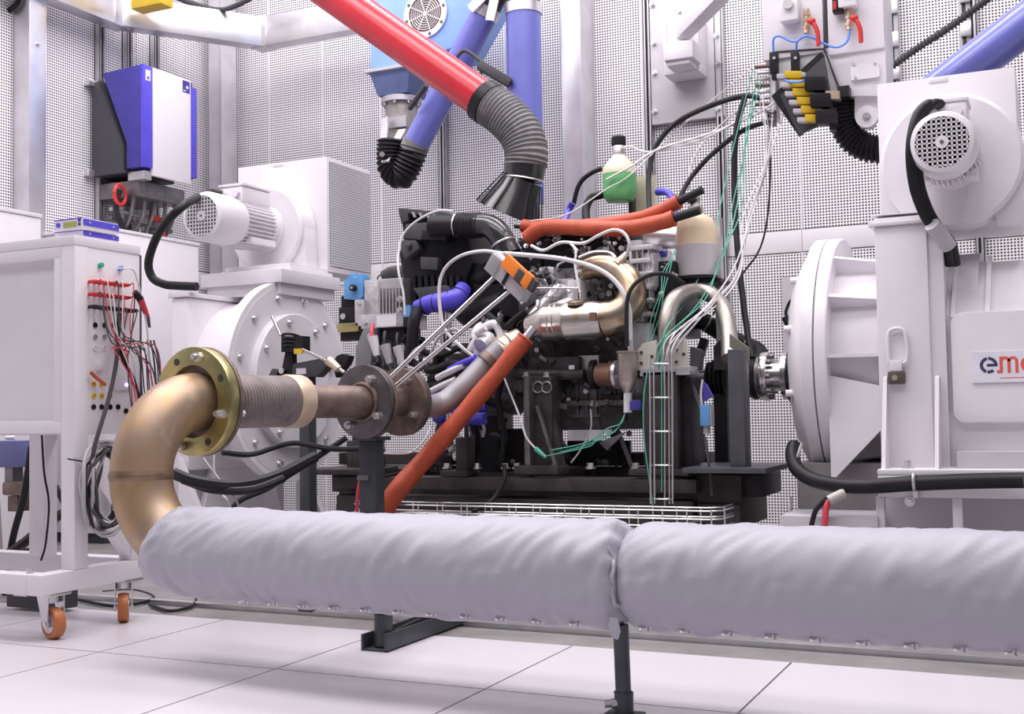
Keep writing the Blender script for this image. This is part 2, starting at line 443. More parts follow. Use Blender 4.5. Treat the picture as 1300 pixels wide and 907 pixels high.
M().box((ux, uy0+.001, 2.05), (ux+.02, uy0+.075, uz1+.002)).build('front_stripe', 'blue', u, bevel=.002)
M().box((ux, uy0+.077, 2.01), (ux+.024, uy1-.045, uz1)).build('door', 'white', u, bevel=.003)
M().box((ux-.02, uy1-.043, 2.06), (ux+.012, uy1+.02, uz1-.03)).build('front_stripe', 'blue', u, bevel=.002)
d = M().box((ux+.02, uy0+.02, 2.54), (ux+.0215, uy0+.058, 2.60)).build('label_plate', 'white', u)
M().cyl((ux+.0215, uy0+.039, 2.556), (ux+.0225, uy0+.039, 2.556), .009).build('label_symbol', 'blue', d)
d = M().box((ux+.024, uy1-.115, 2.545), (ux+.0255, uy1-.055, 2.615)).build('label_plate', 'blue_dark', u)
M().cyl((ux+.0255, uy1-.078, 2.578), (ux+.0265, uy1-.078, 2.578), .010).build('label_symbol', 'white', d)
M().box((ux+.0255, uy1-.110, 2.552), (ux+.0265, uy1-.088, 2.558)).build('label_symbol', 'white', d)
M().box((-4.72, uy0+.03, 1.985), (-4.60, uy0+.09, 2.035)).build('hinge_block', 'alu', u, bevel=.004)
for z in (2.55, 2.03): M().box((XL+.006, uy0-.03, z), (XL+.05, uy0+.03, z+.035)).build('wall_bracket', 'galv', u, bevel=.003)
M().tube([(-4.9, uy0-.002, 2.575), (-4.715, uy0-.002, 2.175), (-4.715, uy0-.002, 2.04)], .004, n=6, sm=0).build('edge_seal', 'black', u)

# pipework and valves below the unit
pg = thing('pipework', 'dark pipes and valves with red handles under the wall unit', 'pipework', (-4.8, 5.25, 1.5))
M().box((XL+.02, 5.00, 1.90), (-4.66, 5.38, 1.99)).build('valve_rail', 'steel_dark', pg, bevel=.004)
for k in range(5):
    y = 5.02+.085*k; M().tube([(-4.72, y, 2.0), (-4.72, y, 1.86-.03*(k % 2)), (-4.80, y+.02, 1.74), (-4.92, y+.02, 1.72-.02*k)], .011, n=8).build('pipe', 'steel_dark', pg)
for z, c in ((1.83, 'galv_dull'), (1.78, 'steel_dark'), (1.72, 'galv_dull'), (1.66, 'galv_dull')):
    M().cyl((-4.82, 4.95, z), (-4.82, 5.45, z-.012), .012, n=10).build('pipe', c, pg)
for y in (5.06, 5.2, 5.36): M().cyl((-4.84, y, 1.62), (-4.84, y, 1.86), .014, n=10).build('pipe', 'galv_dull', pg)
M().tube([(-4.74, 4.94, 1.93), (-4.76, 4.93, 1.84), (-4.76, 4.95, 1.78), (-4.80, 5.02, 1.74), (-4.82, 5.08, 1.74)], .016, n=10).build('hose', 'rubber', pg)
M().torus((-4.73, 4.93, 1.90), (1, .2, 0), .055, .010, n=24, k=8).build('valve_wheel', 'red', pg)
M().box((-4.79, 5.22, 1.80), (-4.75, 5.29, 1.825)).build('valve_handle', 'red', pg, bevel=.003)
M().tube([(-4.80, 5.32, 1.78), (-4.78, 5.36, 1.70), (-4.80, 5.40, 1.62)], .009, n=8).build('drain_tube', 'red', pg)
for y in (5.10, 5.26, 5.42): M().box((-4.87, y-.02, 1.63), (-4.78, y+.02, 1.68)).build('valve_body', 'galv', pg, bevel=.005)
for y, z in ((5.40, 1.70), (5.44, 1.66)): M().cyl((-4.88, y, z), (-4.80, y, z), .022, n=12).build('valve_handle', 'red', pg)

# ================================================================== WHITE CABINETS BEHIND
a = PX(52, 272, -4.40)
m = thing('control_cabinet', 'low white cabinet behind the trolley beside the steel column', 'cabinet', (-4.68, 3.6, .01))
M().box((-4.95, 3.3, .05), (-4.40, a.y, a.z-.02)).build('body', 'white', m, bevel=.004)
M().box((-4.96, 3.29, a.z-.02), (-4.395, a.y+.005, a.z)).build('top_plate', 'white2', m, bevel=.003)
M().box((-4.93, 3.32, .01), (-4.42, a.y-.02, .05)).build('plinth', 'darkgrey', m)
M().cyl((-4.40, a.y-.08, .9), (-4.388, a.y-.08, .9), .014).build('door_lock', 'steel', m)
b = PX(252, 309, -4.45)
m = thing('converter_cabinet', 'tall white cabinet standing behind the first dynamometer', 'cabinet', (-4.68, 4.9, .01))
M().box((-4.93, 4.53, .06), (-4.45, b.y, b.z-.018)).build('body', 'white', m, bevel=.004)
M().box((-4.94, 4.52, b.z-.018), (-4.445, b.y+.005, b.z)).build('top_plate', 'white2', m, bevel=.003)
M().box((-4.91, 4.55, .01), (-4.47, b.y-.02, .06)).build('plinth', 'darkgrey', m)
M().box((-4.45, b.y-.06, .7), (-4.441, b.y-.03, .8)).build('door_handle', 'galv', m, bevel=.003)

# ================================================================== INSULATED EXHAUST PIPE, ELBOW, BELLOWS
ZI, YI, RI = .293, 2.40, .117
AX = V((.13, .99, 0)).normalized()                    # direction of the upper pipe run
F1 = P(252, 510, 2.64); F1.z = .692
EV = F1 - AX*.203                                       # vertical pipe axis
EV = V((EV.x, EV.y, 0))
def arc(c, a, b, n=14, t0=0., t1=90.):
    return [V(c)+V(a)*math.cos(math.radians(t0+(t1-t0)*i/n))+V(b)*math.sin(math.radians(t0+(t1-t0)*i/n)) for i in range(n+1)]
# insulation covers --------------------------------------------------------
R = .1995
low = arc((EV.x+R, EV.y, ZI+R), (-R, 0, 0), (0, 0, -R))     # vertical -> +X
path1 = [p for p in low[9:]] + [V((x, EV.y+(YI-EV.y)*min(1, (x-EV.x-R)/.5), ZI)) for x in [EV.x+R+.08*k for k in range(1, 40)]]
XS = P(779, 720, YI-.1).x
def cover(name_pts, r0, seed, end_gather, start_open, wr):
    pts, L = resample(name_pts, .008); n = 72; m = M(); vs = []; fs = []
    N = len(pts)
    for i, p in enumerate(pts):
        d = (pts[min(i+1, N-1)]-pts[max(i-1, 0)]).normalized()
        v = V((0, -1, 0)); v = (v-d*v.dot(d)).normalized(); u = d.cross(v)
        s = i/(N-1)*L
        for k in range(n):
            th = 2*math.pi*k/n                          # 0 = towards viewer, +90 = up or down
            x = s+.05*math.sin(th)
            w_ = noise.noise(V((s*7+seed, th*1.1, 0)))*.004
            fold = noise.noise(V(((s+.10*math.cos(th-.5))*22+seed, th*1.3, 3)))
            wgt = .5+.5*noise.noise(V((s*3.1+seed, 0, 7)))
            w_ += (abs(fold)-.25)*.014*wr*max(0, wgt)
            w_ += noise.noise(V((s*60, th*3, 11)))*.0006
            g = 0
            if end_gather:
                e = (L-s); g = -.022*math.exp(-(e/.014)**2) + .004*math.sin(th*13)*math.exp(-e/.03)
            if start_open: g += -.018*math.exp(-(s/.02)**2)
            rr = r0+w_+g
            if math.sin(th)*u.z < -.9: rr += .003
            vs.append(p+(v*math.cos(th)+u*math.sin(th))*rr)
    for i in range(N-1):
        for k in range(n):
            j = (k+1) % n; fs.append((i*n+k, i*n+j, (i+1)*n+j, (i+1)*n+k))
    fs += [tuple(range(n-1, -1, -1)), tuple(range((N-1)*n, N*n))]
    return m.add(vs, fs)
pa = [p for p in path1 if p.x < XS] + [V((XS, YI, ZI))]
ca = thing('insulation_cover', 'grey fabric insulation sleeve on the pipe from the brass elbow to the seam', 'pipe cover', (-1.5, YI, ZI-RI))
cover(pa, RI, 2.3, True, True, 1.45).build('fabric_sleeve', 'fabric', ca, angle=80)
pb = [V((XS+.004, YI, ZI-.002)), V((XS+.5, YI, ZI-.001)), V((.6, YI+.03, ZI+.004)), V((1.3, YI+.06, ZI+.005))]
cb = thing('insulation_cover', 'grey fabric insulation sleeve on the pipe in front of the logo dynamometer', 'pipe cover', (0, YI, ZI-RI))
cover(pb, RI-.003, 9.1, False, True, 1.1).build('fabric_sleeve', 'fabric', cb, angle=80)
# seam ruffle flap hanging at the joint
m = M(); poly = [P(774, 784, YI-.105), P(772, 795, YI-.1), P(777, 811, YI-.095), P(784, 813, YI-.095), P(787, 803, YI-.1), P(784, 786, YI-.105)]
m.prism(poly, (0, .006, 0)).build('seam_flap', 'fabric', ca, bevel=.002)
def seam_ring(x, par):
    m = M(); pts = []
    for k in range(97):
        th = 2*math.pi*k/96; rr = RI-.015+.005*math.sin(th*11)+.003*math.sin(th*23)
        pts.append(V((x+.008*math.sin(th*5)-.02*math.sin(th), YI-rr*math.cos(th), ZI+rr*math.sin(th))))
    return m.tube(pts, .004, n=6, sm=0).build('gathered_hem', 'fabric', par)
seam_ring(XS-.003, ca)
def hooks(par, x0, x1, yy):
    x = x0
    while x < x1:
        th = math.radians(-58); c = V((x, yy-RI*math.cos(th)-.002, ZI+RI*math.sin(th)-.003))
        h = M().obox(c, (.011, 0, 0), (0, .0015, .002), (0, .002, -.0015)).torus(c+V((.010, -.002, 0)), (0, 1, .3), .005, .0015, n=12, k=6)
        h.cyl(c+V((-.007, -.001, 0)), c+V((-.007, -.005, -.001)), .003, n=8)
        h.build('fastening_hook', 'bolt', par); x += .088
hooks(ca, EV.x+.42, XS-.02, YI+.0)
hooks(cb, XS+.05, 1.2, YI+.004)
# brass-coloured elbow ------------------------------------------------------
rp = .083
eb = thing('exhaust_elbow', 'heat-tinted brass coloured pipe elbow ending in a bolted flange', 'pipe elbow', (EV.x, EV.y, .3))
up = arc((EV.x, EV.y, ZI+2*R-R), (0, 0, 0), (0, 0, 0))
upper = [EV+AX*(R-R*math.cos(math.radians(a)))+V((0, 0, ZI+R+R*math.sin(math.radians(a)))) for a in range(0, 91, 6)]
M().tube(upper+[upper[-1]+AX*.01], rp, n=40, sm=0).build('upper_bend', 'gold_pipe', eb)
M().tube([p for p in reversed(low[:14])], rp, n=40, sm=0).build('lower_bend', 'gold_pipe', eb)
M().lathe([(rp-.001, -.016), (rp+.0015, -.008), (rp+.0035, -.003), (rp+.0035, .003), (rp+.0015, .008), (rp-.001, .016)], (EV.x, EV.y, ZI+R), (0, 0, 1), n=48, cap=False).build('weld_seam', 'weld_brown', eb)
C1 = V((upper[-1].x, upper[-1].y, upper[-1].z))
def ring(o, ax, r_out, r_in, t):
    return M().lathe([(r_in, 0), (r_out, 0), (r_out, t), (r_in, t), (r_in, 0)], o, ax, n=56, cap=False)
fo = .156
fl1 = ring(C1-AX*.020, AX, fo, .104, .034).build('flange', 'brass_flange', eb, bevel=.003)
ring(C1+AX*.004, AX, .106, rp-.004, .008).build('stub_collar', 'rust', eb)
u, v = perp(AX)
for k in range(8):
    a = 2*math.pi*k/8+.28; q = C1+(u*math.cos(a)+v*math.sin(a))*.131
    if k % 2 == 0:
        m = M().cyl(q-AX*.021, q-AX*.036, .0145, n=6).cyl(q+AX*.05, q-AX*.052, .0085, n=12).cyl(q+AX*.014, q+AX*.055, .011, n=6)
        m.build('bolt', 'bolt', fl1)
    else: M().cyl(q-AX*.0205, q-AX*.0215, .0105, n=16).build('bolt_hole', 'gap', fl1)
# bellows run ---------------------------------------------------------------
C2 = C1+AX*.016
fx = thing('flexible_bellows', 'brown corrugated metal bellows between the brass elbow and the flange pair', 'pipe', (C2.x, C2.y, .6))
ring(C2, AX, fo+.001, .06, .012).build('counter_flange', 'rust', fx, bevel=.002)
L0, L1 = .03, .335
prof = [(.078, .01)]
nn = 24
for k in range(nn):
    t0 = L0+(L1-L0)*k/nn; dt = (L1-L0)/nn
    prof += [(.0765, t0), (.080, t0+dt*.2), (.080, t0+dt*.7), (.0765, t0+dt*.9)]
prof += [(.0735, L1)]
M().lathe(prof, C2, AX, n=48).build('bellows', 'bellows', fx)
M().lathe([(.03, L1-.002), (.0815, L1-.001), (.084, L1+.01), (.084, L1+.062), (.079, L1+.068), (.052, L1+.070)], C2, AX, n=48).build('end_sleeve', 'sleeve', fx)
C3 = P(462, 512, 3.28); C3.z = .688
q2 = C2+AX*(L1+.05)
AX2 = (C3-q2).normalized()
M().cyl(q2, C3, .053, n=32).build('connecting_pipe', 'rust', fx)
r2 = .123
f2 = ring(C3-AX*.008, AX, r2, .048, .020).build('end_flange', 'flange_dark', fx, bevel=.002)
M().torus(C3-AX*.010, AX, .060, .008, n=40, k=8).build('weld_seam', 'rust', f2)
for k in range(4):
    a = 2*math.pi*k/4+.55; q = C3+(u*math.cos(a)+v*math.sin(a))*.088
    M().cyl(q-AX*.008, q-AX*.030, .014, n=6).cyl(q-AX*.030, q-AX*.040, .008, n=12).build('bolt', 'bolt', f2)
# sandwich section with the second flange pair
C4 = C3+AX*.014
sw = thing('measuring_section', 'short flanged pipe section with rusty discs carrying the sensor rods', 'pipe', (C4.x, C4.y, .55))
ring(C4, AX, r2-.001, .048, .016).build('flange', 'rust', sw, bevel=.002)
C5 = C4+AX*.17
M().cyl(C4, C5, .05, n=32).build('pipe_body', 'rust', sw)
f3 = ring(C5, AX, r2-.006, .045, .018).build('flange', 'rust', sw, bevel=.002)
ring(C5+AX*.019, AX, r2-.006, .045, .016).build('flange', 'flange_dark', sw, bevel=.002)
for k in range(4):
    a = 2*math.pi*k/4+.55; q = C5+(u*math.cos(a)+v*math.sin(a))*.085
    M().cyl(q-AX*.001, q-AX*.022, .013, n=6).cyl(q-AX*.02, q-AX*.032, .007, n=12).build('bolt', 'bolt', f3)
# grey downpipe from engine
e0 = C5+AX*.03
gp = thing('exhaust_downpipe', 'grey coated exhaust pipe bending up from the flange to the turbo outlet', 'pipe', (e0.x, e0.y, .6))
pts = [e0, P(545, 516, 3.72), P(566, 510, 3.8), P(590, 490, 3.85), P(612, 468, 3.9), P(640, 440, 3.95)]
M().tube(pts, .043, n=24).build('pipe', 'exhaust_grey', gp)
q = P(618, 462, 3.9); d = (P(640, 440, 3.95)-P(600, 480, 3.88)).normalized()
M().cyl(q, q+d*.03, .047, n=24).build('clamp', 'rust', gp)
M().cyl(P(636, 447, 3.95), P(662, 432, 4.0), .055, .048, n=24).build('outlet_cone', 'sleeve', gp)
q = P(650, 440, 3.97)
M().torus(q, (P(662, 432, 4.0)-P(636, 447, 3.95)), .055, .006, n=28, k=6).build('clamp_band', 'alu', gp)

# ------------------------------------------------------------------ pipe supports
s1 = PZ(487, 824, 0); b1 = PZ(600, 790, 0)
sp = thing('pipe_support', 'dark tubular support post with a foot bar reaching back to the rail', 'stand', (s1.x, s1.y, 0))
M().cyl((s1.x, s1.y, .01), (s1.x, s1.y, .095), .026, n=20).build('lower_tube', 'post', sp)
M().cyl((s1.x, s1.y, .09), (s1.x, s1.y, .24), .0215, n=20).build('upper_tube', 'post', sp)
M().cyl((s1.x+.02, s1.y-.01, .105), (s1.x+.042, s1.y-.014, .105), .008, n=6).build('clamp_screw', 'black', sp)
M().box((s1.x-.045, s1.y-.045, 0), (s1.x+.04, b1.y, .006)).box((s1.x+.028, s1.y-.045, 0), (s1.x+.04, b1.y, .05)).box((s1.x-.045, s1.y-.045, 0), (s1.x-.037, b1.y, .045)).build('foot_bar', 'post', sp, bevel=.002)
M().prism([(s1.x+.02, s1.y+.02, .05), (s1.x+.02, s1.y+.34, .05), (s1.x+.02, s1.y+.28, .10), (s1.x+.02, s1.y+.16, .06)], (.012, 0, 0)).build('foot_gusset', 'black', sp)
M().beam((s1.x, s1.y, .225), (s1.x, YI+.02, .165), .04, .012).build('saddle_arm', 'post', sp)
x2 = P(791, 860, 2.365).x
sp = thing('pipe_support', 'dark telescopic support post clamped by a hex screw under the sleeve seam', 'stand', (x2, 2.365, 0))
M().cyl((x2, 2.365, 0), (x2+.001, 2.365, .048), .0205, n=24).build('lower_tube', 'post', sp)
M().cyl((x2, 2.365, .045), (x2-.003, 2.365, .19), .0168, n=24).build('upper_tube', 'post', sp)
M().torus((x2, 2.365, .048), (0, 0, 1), .0185, .0025, n=24, k=6).build('collar', 'post', sp)
M().cyl((x2-.018, 2.35, .026), (x2-.034, 2.34, .026), .0085, n=6).cyl((x2-.012, 2.355, .026), (x2-.022, 2.347, .026), .011, n=12).build('clamp_screw', 'bolt', sp)
M().box((x2-.04, 2.325, 0), (x2+.04, 2.395, .004)).build('foot_bar', 'post', sp, bevel=.002)
s3 = P(472, 600, 3.33)
sp = thing('pipe_support', 'dark square post holding the rusty flange pair', 'stand', (s3.x, 3.33, .012))
M().box((s3.x-.032, 3.30, .012), (s3.x+.032, 3.36, .56)).build('post', 'post', sp, bevel=.006)
M().box((s3.x-.08, 3.24, .012), (s3.x+.08, 3.42, .022)).build('foot_plate', 'post', sp, bevel=.002)
M().box((s3.x-.045, 3.28, .56), (s3.x+.045, 3.38, .573)).build('saddle', 'post', sp, bevel=.002)
M().box((s3.x-.034, 3.292, .43), (s3.x+.01, 3.30, .445)).build('slot_plate', 'steel_dark', sp)

# ------------------------------------------------------------------ sensor rods and orange connector box
A1_, A2_ = P(632, 348, 3.55), P(654, 364, 3.55)
B1_, B2_ = C4+AX*.06+V((.01, 0, .05)), C4+AX*.09+V((.015, 0, .03))
for a, b, l in ((A1_, B1_, 'upper'), (A2_, B2_, 'lower')):
    one(M().cyl(a, b, .0085, n=12).cyl(b, b+(b-a).normalized()*-.03, .012, n=6), 'sensor_rod', 'steel',
        '%s of two slanting steel sensor rods from the flanged section to the connector box' % l, 'rod', 'slanting sensor rods')
c = P(652, 348, 3.53)
cbx = thing('sensor_box', 'small grey box with orange latches at the top of the sensor rods', 'sensor', c)
ex = (P(683, 378, 3.53)-P(632, 330, 3.53)).normalized(); ez = (P(640, 380, 3.53)-P(665, 335, 3.53)).normalized(); ey = ex.cross(ez).normalized()
k = mpp(c)
M().obox(P(648, 352, 3.54), ex*(33*k), ey*.028, ez*(13*k)).build('housing', 'greypaint', cbx, bevel=.003)
M().obox(P(630, 337, 3.53), ex*(8*k), ey*.03, ez*(12*k)).build('end_block', 'galv', cbx, bevel=.003)
M().obox(P(657, 345, 3.50), ex*(23*k), ey*.012, ez*(9*k)).build('latch_cover', 'orange2', cbx, bevel=.004)
M().obox(P(661, 352, 3.485), ex*(7*k), ey*.010, ez*(8*k)).build('latch', 'darkgrey', cbx, bevel=.003)
M().obox(P(670, 356, 3.485), ex*(6*k), ey*.012, ez*(9*k)).build('latch', 'orange2', cbx, bevel=.003)
M().obox(P(676, 362, 3.49), ex*(5*k), ey*.014, ez*(8*k)).build('latch', 'darkgrey', cbx, bevel=.003)
M().obox(P(645, 348, 3.507), ex*(2*k), ey*.003, ez*(15*k)).build('strap', 'black', cbx)

# ================================================================== FIRST DYNAMOMETER (behind the elbow)
XD, YD, ZD = -3.09, 4.30, .803
bb_z = P(416, 345, 4.6).z
d1 = thing('dynamometer', 'white dynamometer with bolted round flange behind the brass elbow', 'machine', (-3.6, YD, .01))
M().lathe([(.05, .035), (.295, .035), (.30, .03), (.30, .0)], (XD-.03, YD, ZD), (1, 0, 0), n=64, cap=True).build('inner_flange', 'white2', d1)
M().lathe([(.30, 0.0), (.445, 0.0), (.445, -.05), (.40, -.05)], (XD-.03, YD, ZD), (1, 0, 0), n=72, cap=False).build('outer_flange', 'white', d1)
M().lathe([(.30, .001), (.42, .001), (.42, -.03)], (XD-.03, YD, ZD), (1, 0, 0), n=72, cap=True).build('flange_face', 'white2', d1)
M().lathe([(.40, -.05), (.40, -.12), (.36, -.12), (.36, -.30)], (XD-.03, YD, ZD), (1, 0, 0), n=64).build('neck', 'white', d1)
for k_ in range(12):
    a = 2*math.pi*(k_+.5)/12
    M().bolt((XD-.03, YD+.375*math.cos(a), ZD+.375*math.sin(a)), (1, 0, 0), .011, .02).build('bolt', 'bolt', d1)
for k_ in range(8):
    a = 2*math.pi*(k_+.3)/8
    M().bolt((XD+.005, YD+.265*math.cos(a), ZD+.265*math.sin(a)), (1, 0, 0), .011, .022).build('bolt', 'bolt', d1)
hx_ = P(217, 400, 3.92).x; hz_ = P(240, 371, 3.92).z
M().box((hx_, 3.92, .42), (-3.38, 4.68, hz_-.02)).build('housing', 'white', d1, bevel=.015)
M().box((hx_-.01, 3.91, hz_-.02), (-3.37, 4.69, hz_)).build('top_plate', 'white2', d1, bevel=.004)
na, nb_ = P(263, 360, 4.2), P(356, 360, 4.2)
M().box((na.x, 4.2, hz_), (nb_.x, 4.62, hz_+.05)).build('adapter_plate', 'white2', d1, bevel=.004)
M().box((na.x-.02, 4.18, hz_+.05), (nb_.x+.02, 4.64, bb_z-.03)).build('adapter_neck', 'white2', d1, bevel=.004)
M().prism([(-3.42, 3.95, .01), (-3.42, 4.65, .01), (-3.42, 4.5, .45), (-3.42, 4.10, .45)], (.03, 0, 0)).build('end_shield', 'white', d1, bevel=.004)
M().box((hx_-.02, 3.80, .01), (-3.2, 4.8, .10)).build('base_plate', 'white2', d1, bevel=.005)
M().box((hx_+.05, 3.95, .10), (-3.45, 4.65, .42)).build('pedestal', 'greypaint', d1, bevel=.008)
for y in (3.88, 4.72):
    M().prism([(-3.40, y, .10), (-3.22, y, .10), (-3.40, y, .48)], (0, .03, 0)).build('gusset', 'white2', d1)
    M().bolt((-3.3, y-.02, .10), (0, 0, 1), .012, .02).build('bolt', 'bolt', d1)

def blower(label, scx, scz, yb, box, boxback, fan_y, rs, rfan, par_label, grill=None, sink=None):
    """electric motor with fan cowl in front of a scroll housing and a square filter box"""
    x0, z0, x1, z1 = box
    t = thing('cooling_blower', label, 'blower', ((x0+x1)/2, (yb+boxback)/2, z0))
    M().box((x0, yb, z0), (x1, boxback, z1)).build('filter_box', 'white', t, bevel=.006)
    if grill:
        M().box((x1, yb+.02, z0+.03), (x1+.004, boxback-.012, z1-.02)).build('perforated_grille', 'perf_fine', t)
    M().box(((x0+x1)/2-.05, yb-.004, z1-.02), ((x0+x1)/2+.01, yb, z1-.006)).build('lid_catch', 'white2', t, bevel=.002)
    M().lathe([(rs*.98, 0), (rs, -.004), (rs, -.115), (rs-.012, -.125), (.10, -.125)], (scx, yb, scz), (0, 1, 0), n=72).build('scroll_housing', 'white', t)
    M().prism([(scx+rs*.55, yb-.10, scz-rs*.8), (scx+rs, yb-.10, scz), (scx+rs*1.06, yb-.10, scz-rs), (scx+rs*.6, yb-.10, scz-rs)], (0, .10, 0)).build('scroll_outlet', 'white2', t, bevel=.004)
    ym = yb-.125
    L = ym-fan_y
    rm = rfan*.84
    mo = M().lathe([(rm*1.18, 0), (rm*1.18, -.022), (rm, -.03), (rm, -L*.55)], (scx, ym, scz), (0, 1, 0), n=40).build('motor_body', 'white', t)
    for k_ in range(36):
        a = 2*math.pi*k_/36
        if 1.1 < a < 2.05: continue
        d = V((math.cos(a), 0, math.sin(a)))
        M().obox(V((scx, ym-.03-L*.26, scz))+d*(rm+.004), d*.011, (0, L*.23, 0), d.cross(V((0, 1, 0)))*.0022).build('cooling_fin', 'white', mo)
    M().lathe([(rm*1.10, -L*.54), (rm*1.10, -L*.60)], (scx, ym, scz), (0, 1, 0), n=40).build('end_ring', 'white', mo)
    for s_ in (-1, 1):
        M().box((scx+s_*rm*.85-.018, ym-L*.5, scz-rm*1.05), (scx+s_*rm*.85+.018, ym-.05, scz-rm*.75)).build('mounting_foot', 'white2', mo, bevel=.003)
    cw = M().lathe([(rfan*.97, -L*.60), (rfan, -L*.64), (rfan, -L*.93), (rfan*.93, -L*.985), (rfan*.80, -L), (rfan*.80, -L*.985)], (scx, ym, scz), (0, 1, 0), n=48, cap=False).build('fan_cowl', 'white', t)
    yc = ym-L*.995
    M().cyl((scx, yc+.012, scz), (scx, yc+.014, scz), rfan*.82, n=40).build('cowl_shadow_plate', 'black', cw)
    nb = 11; rg = rfan*.80; m = M()
    for k_ in range(nb):
        o = (k_-(nb-1)/2)*2*rg/nb; hl = math.sqrt(max(0, rg*rg-o*o))
        if hl < .005: continue
        m.box((scx+o-rg*.03, yc-.001, scz-hl), (scx+o+rg*.03, yc+.002, scz+hl))
        m.box((scx-hl, yc-.001, scz+o-rg*.03), (scx+hl, yc+.002, scz+o+rg*.03))
    m.build('fan_grid', 'white', cw, smooth=False)
    M().cyl((scx, yc-.003, scz), (scx, yc+.003, scz), rfan*.20, n=20).build('grid_hub', 'white', cw)
    M().cyl((scx, yc-.006, scz), (scx, yc-.003, scz), .006, n=10).build('centre_screw', 'steel_dark', cw)
    tb = M().box((scx-.065, ym-L*.55, scz+rm*.93), (scx+.065, ym-L*.10, scz+rm*.93+.075)).build('terminal_box', 'white', t, bevel=.008)
    M().box((scx-.07, ym-L*.56, scz+rm*.93+.075), (scx+.07, ym-L*.09, scz+rm*.93+.088)).build('terminal_lid', 'white', tb, bevel=.004)
    for s_ in (-1, 1): M().cyl((scx+s_*.035, ym-L*.55, scz+rm*.93+.04), (scx+s_*.035, ym-L*.55-.02, scz+rm*.93+.04), .018, n=12).build('cable_gland', 'white2', tb)
    if sink:
        (a, b) = sink
        M().box(a, b).build('outlet_duct', 'white2', t, bevel=.004)
        M().box((a[0]-.015, a[1]-.015, a[2]), (b[0]+.015, b[1]+.015, a[2]+.02)).build('duct_flange', 'white2', t, bevel=.003)
    return t, V((scx-.035, ym-L*.55-.02, scz+rm*.93+.04))
ba = P(302, 213, 4.6); bb = P(416, 345, 4.6)
sc = P(357, 296, 4.6)
bl1, gl1 = blower('white cooling blower with perforated grille box above the first dynamometer', sc.x, sc.z, 4.6, (ba.x, bb.z, bb.x, ba.z), 4.99, 4.02, .205, .112, '',
                  grill=True, sink=((na.x+.02, 4.3, bb_z-.03), (nb_.x-.02, 4.6, bb_z+.01)))
# black supply cable of this blower
g = gl1
pts = [g, g+V((-.04, -.05, .0)), P(232, 262, 3.85), P(204, 292, 3.85), P(189, 330, 3.88), P(193, 352, 3.9), P(208, 361, 3.91), P(226, 363, 3.92), P(250, 364, 3.93)]
one(M().tube(pts, .0185, n=12), 'supply_cable', 'black', 'thick black cable looping from the motor down to the first dynamometer', 'cable')

# ================================================================== INSTRUMENT TROLLEY
XC = -2.70
c0 = PX(112, 500, XC).y-.055; c1 = PX(178, 316, XC).y
ztop = PX(140, 306, XC).z
yb0 = 2.50; zb = .135
tr = thing('instrument_trolley', 'white wheeled instrument trolley with a socket panel on its side', 'trolley', (XC-.4, 2.75, 0))
xl = XC-1.0
M().box((XC-.055, c0, zb+.06), (XC, c0+.055, ztop-.03)).build('front_upright', 'white', tr, bevel=.003)
M().box((XC-.02, c0+.055, .60), (XC-.002, c1, ztop-.02)).build('socket_panel', 'white', tr, bevel=.002)
M().box((XC-.03, c1, .55), (XC, c1+.006, ztop-.03)).build('panel_edge', 'darkgrey', tr)
M().box((xl, c0-.002, ztop-.03), (XC+.001, c1, ztop)).build('top_plate', 'white', tr, bevel=.003)
zpl = P(40, 535, c0).z; zpb = P(40, 551, c0).z
M().box((xl, c0+.022, zpl), (XC-.055, c0+.03, ztop-.03)).build('front_panel', 'white2', tr)
M().box((xl, c0, ztop-.065), (XC-.055, c0+.04, ztop-.03)).build('top_rail', 'white', tr, bevel=.002)
M().box((XC-.085, c0, zpl), (XC-.055, c0+.04, ztop-.065)).build('side_rail', 'white', tr, bevel=.002)
M().box((xl, c0, zpb), (XC-.055, c0+.045, zpl)).build('lower_rail', 'white', tr, bevel=.003)
M().box((xl, c0+.05, .60), (XC-.03, c1-.005, .615)).build('bottom_plate', 'white2', tr)
M().box((xl, c1-.01, .60), (XC-.03, c1, ztop-.03)).build('rear_panel', 'white2', tr)
xr = P(54, 620, c1-.04).x
M().box((xr-.04, c1-.06, zb+.06), (xr+.03, c1-.005, .60)).build('rear_upright', 'white', tr, bevel=.003)
M().box((XC-.055, c1-.04, zb+.06), (XC, c1, .62)).build('rear_upright', 'white', tr, bevel=.003)
yb1 = PX(196, 735, XC).y
M().box((XC-.06, yb0, zb), (XC, yb1, zb+.06)).build('base_rail', 'white', tr, bevel=.003)
M().box((xl, yb0, zb), (XC-.06, yb0+.06, zb+.06)).build('base_rail', 'white', tr, bevel=.003)
M().box((xl, yb1-.06, zb), (XC-.06, yb1, zb+.06)).build('base_rail', 'white', tr, bevel=.003)
M().beam((XC-.03, c0+.05, .47), (XC-.03, yb1-.05, zb+.05), .05, .045, up=(1, 0, 0)).build('diagonal_brace', 'white', tr, bevel=.003)
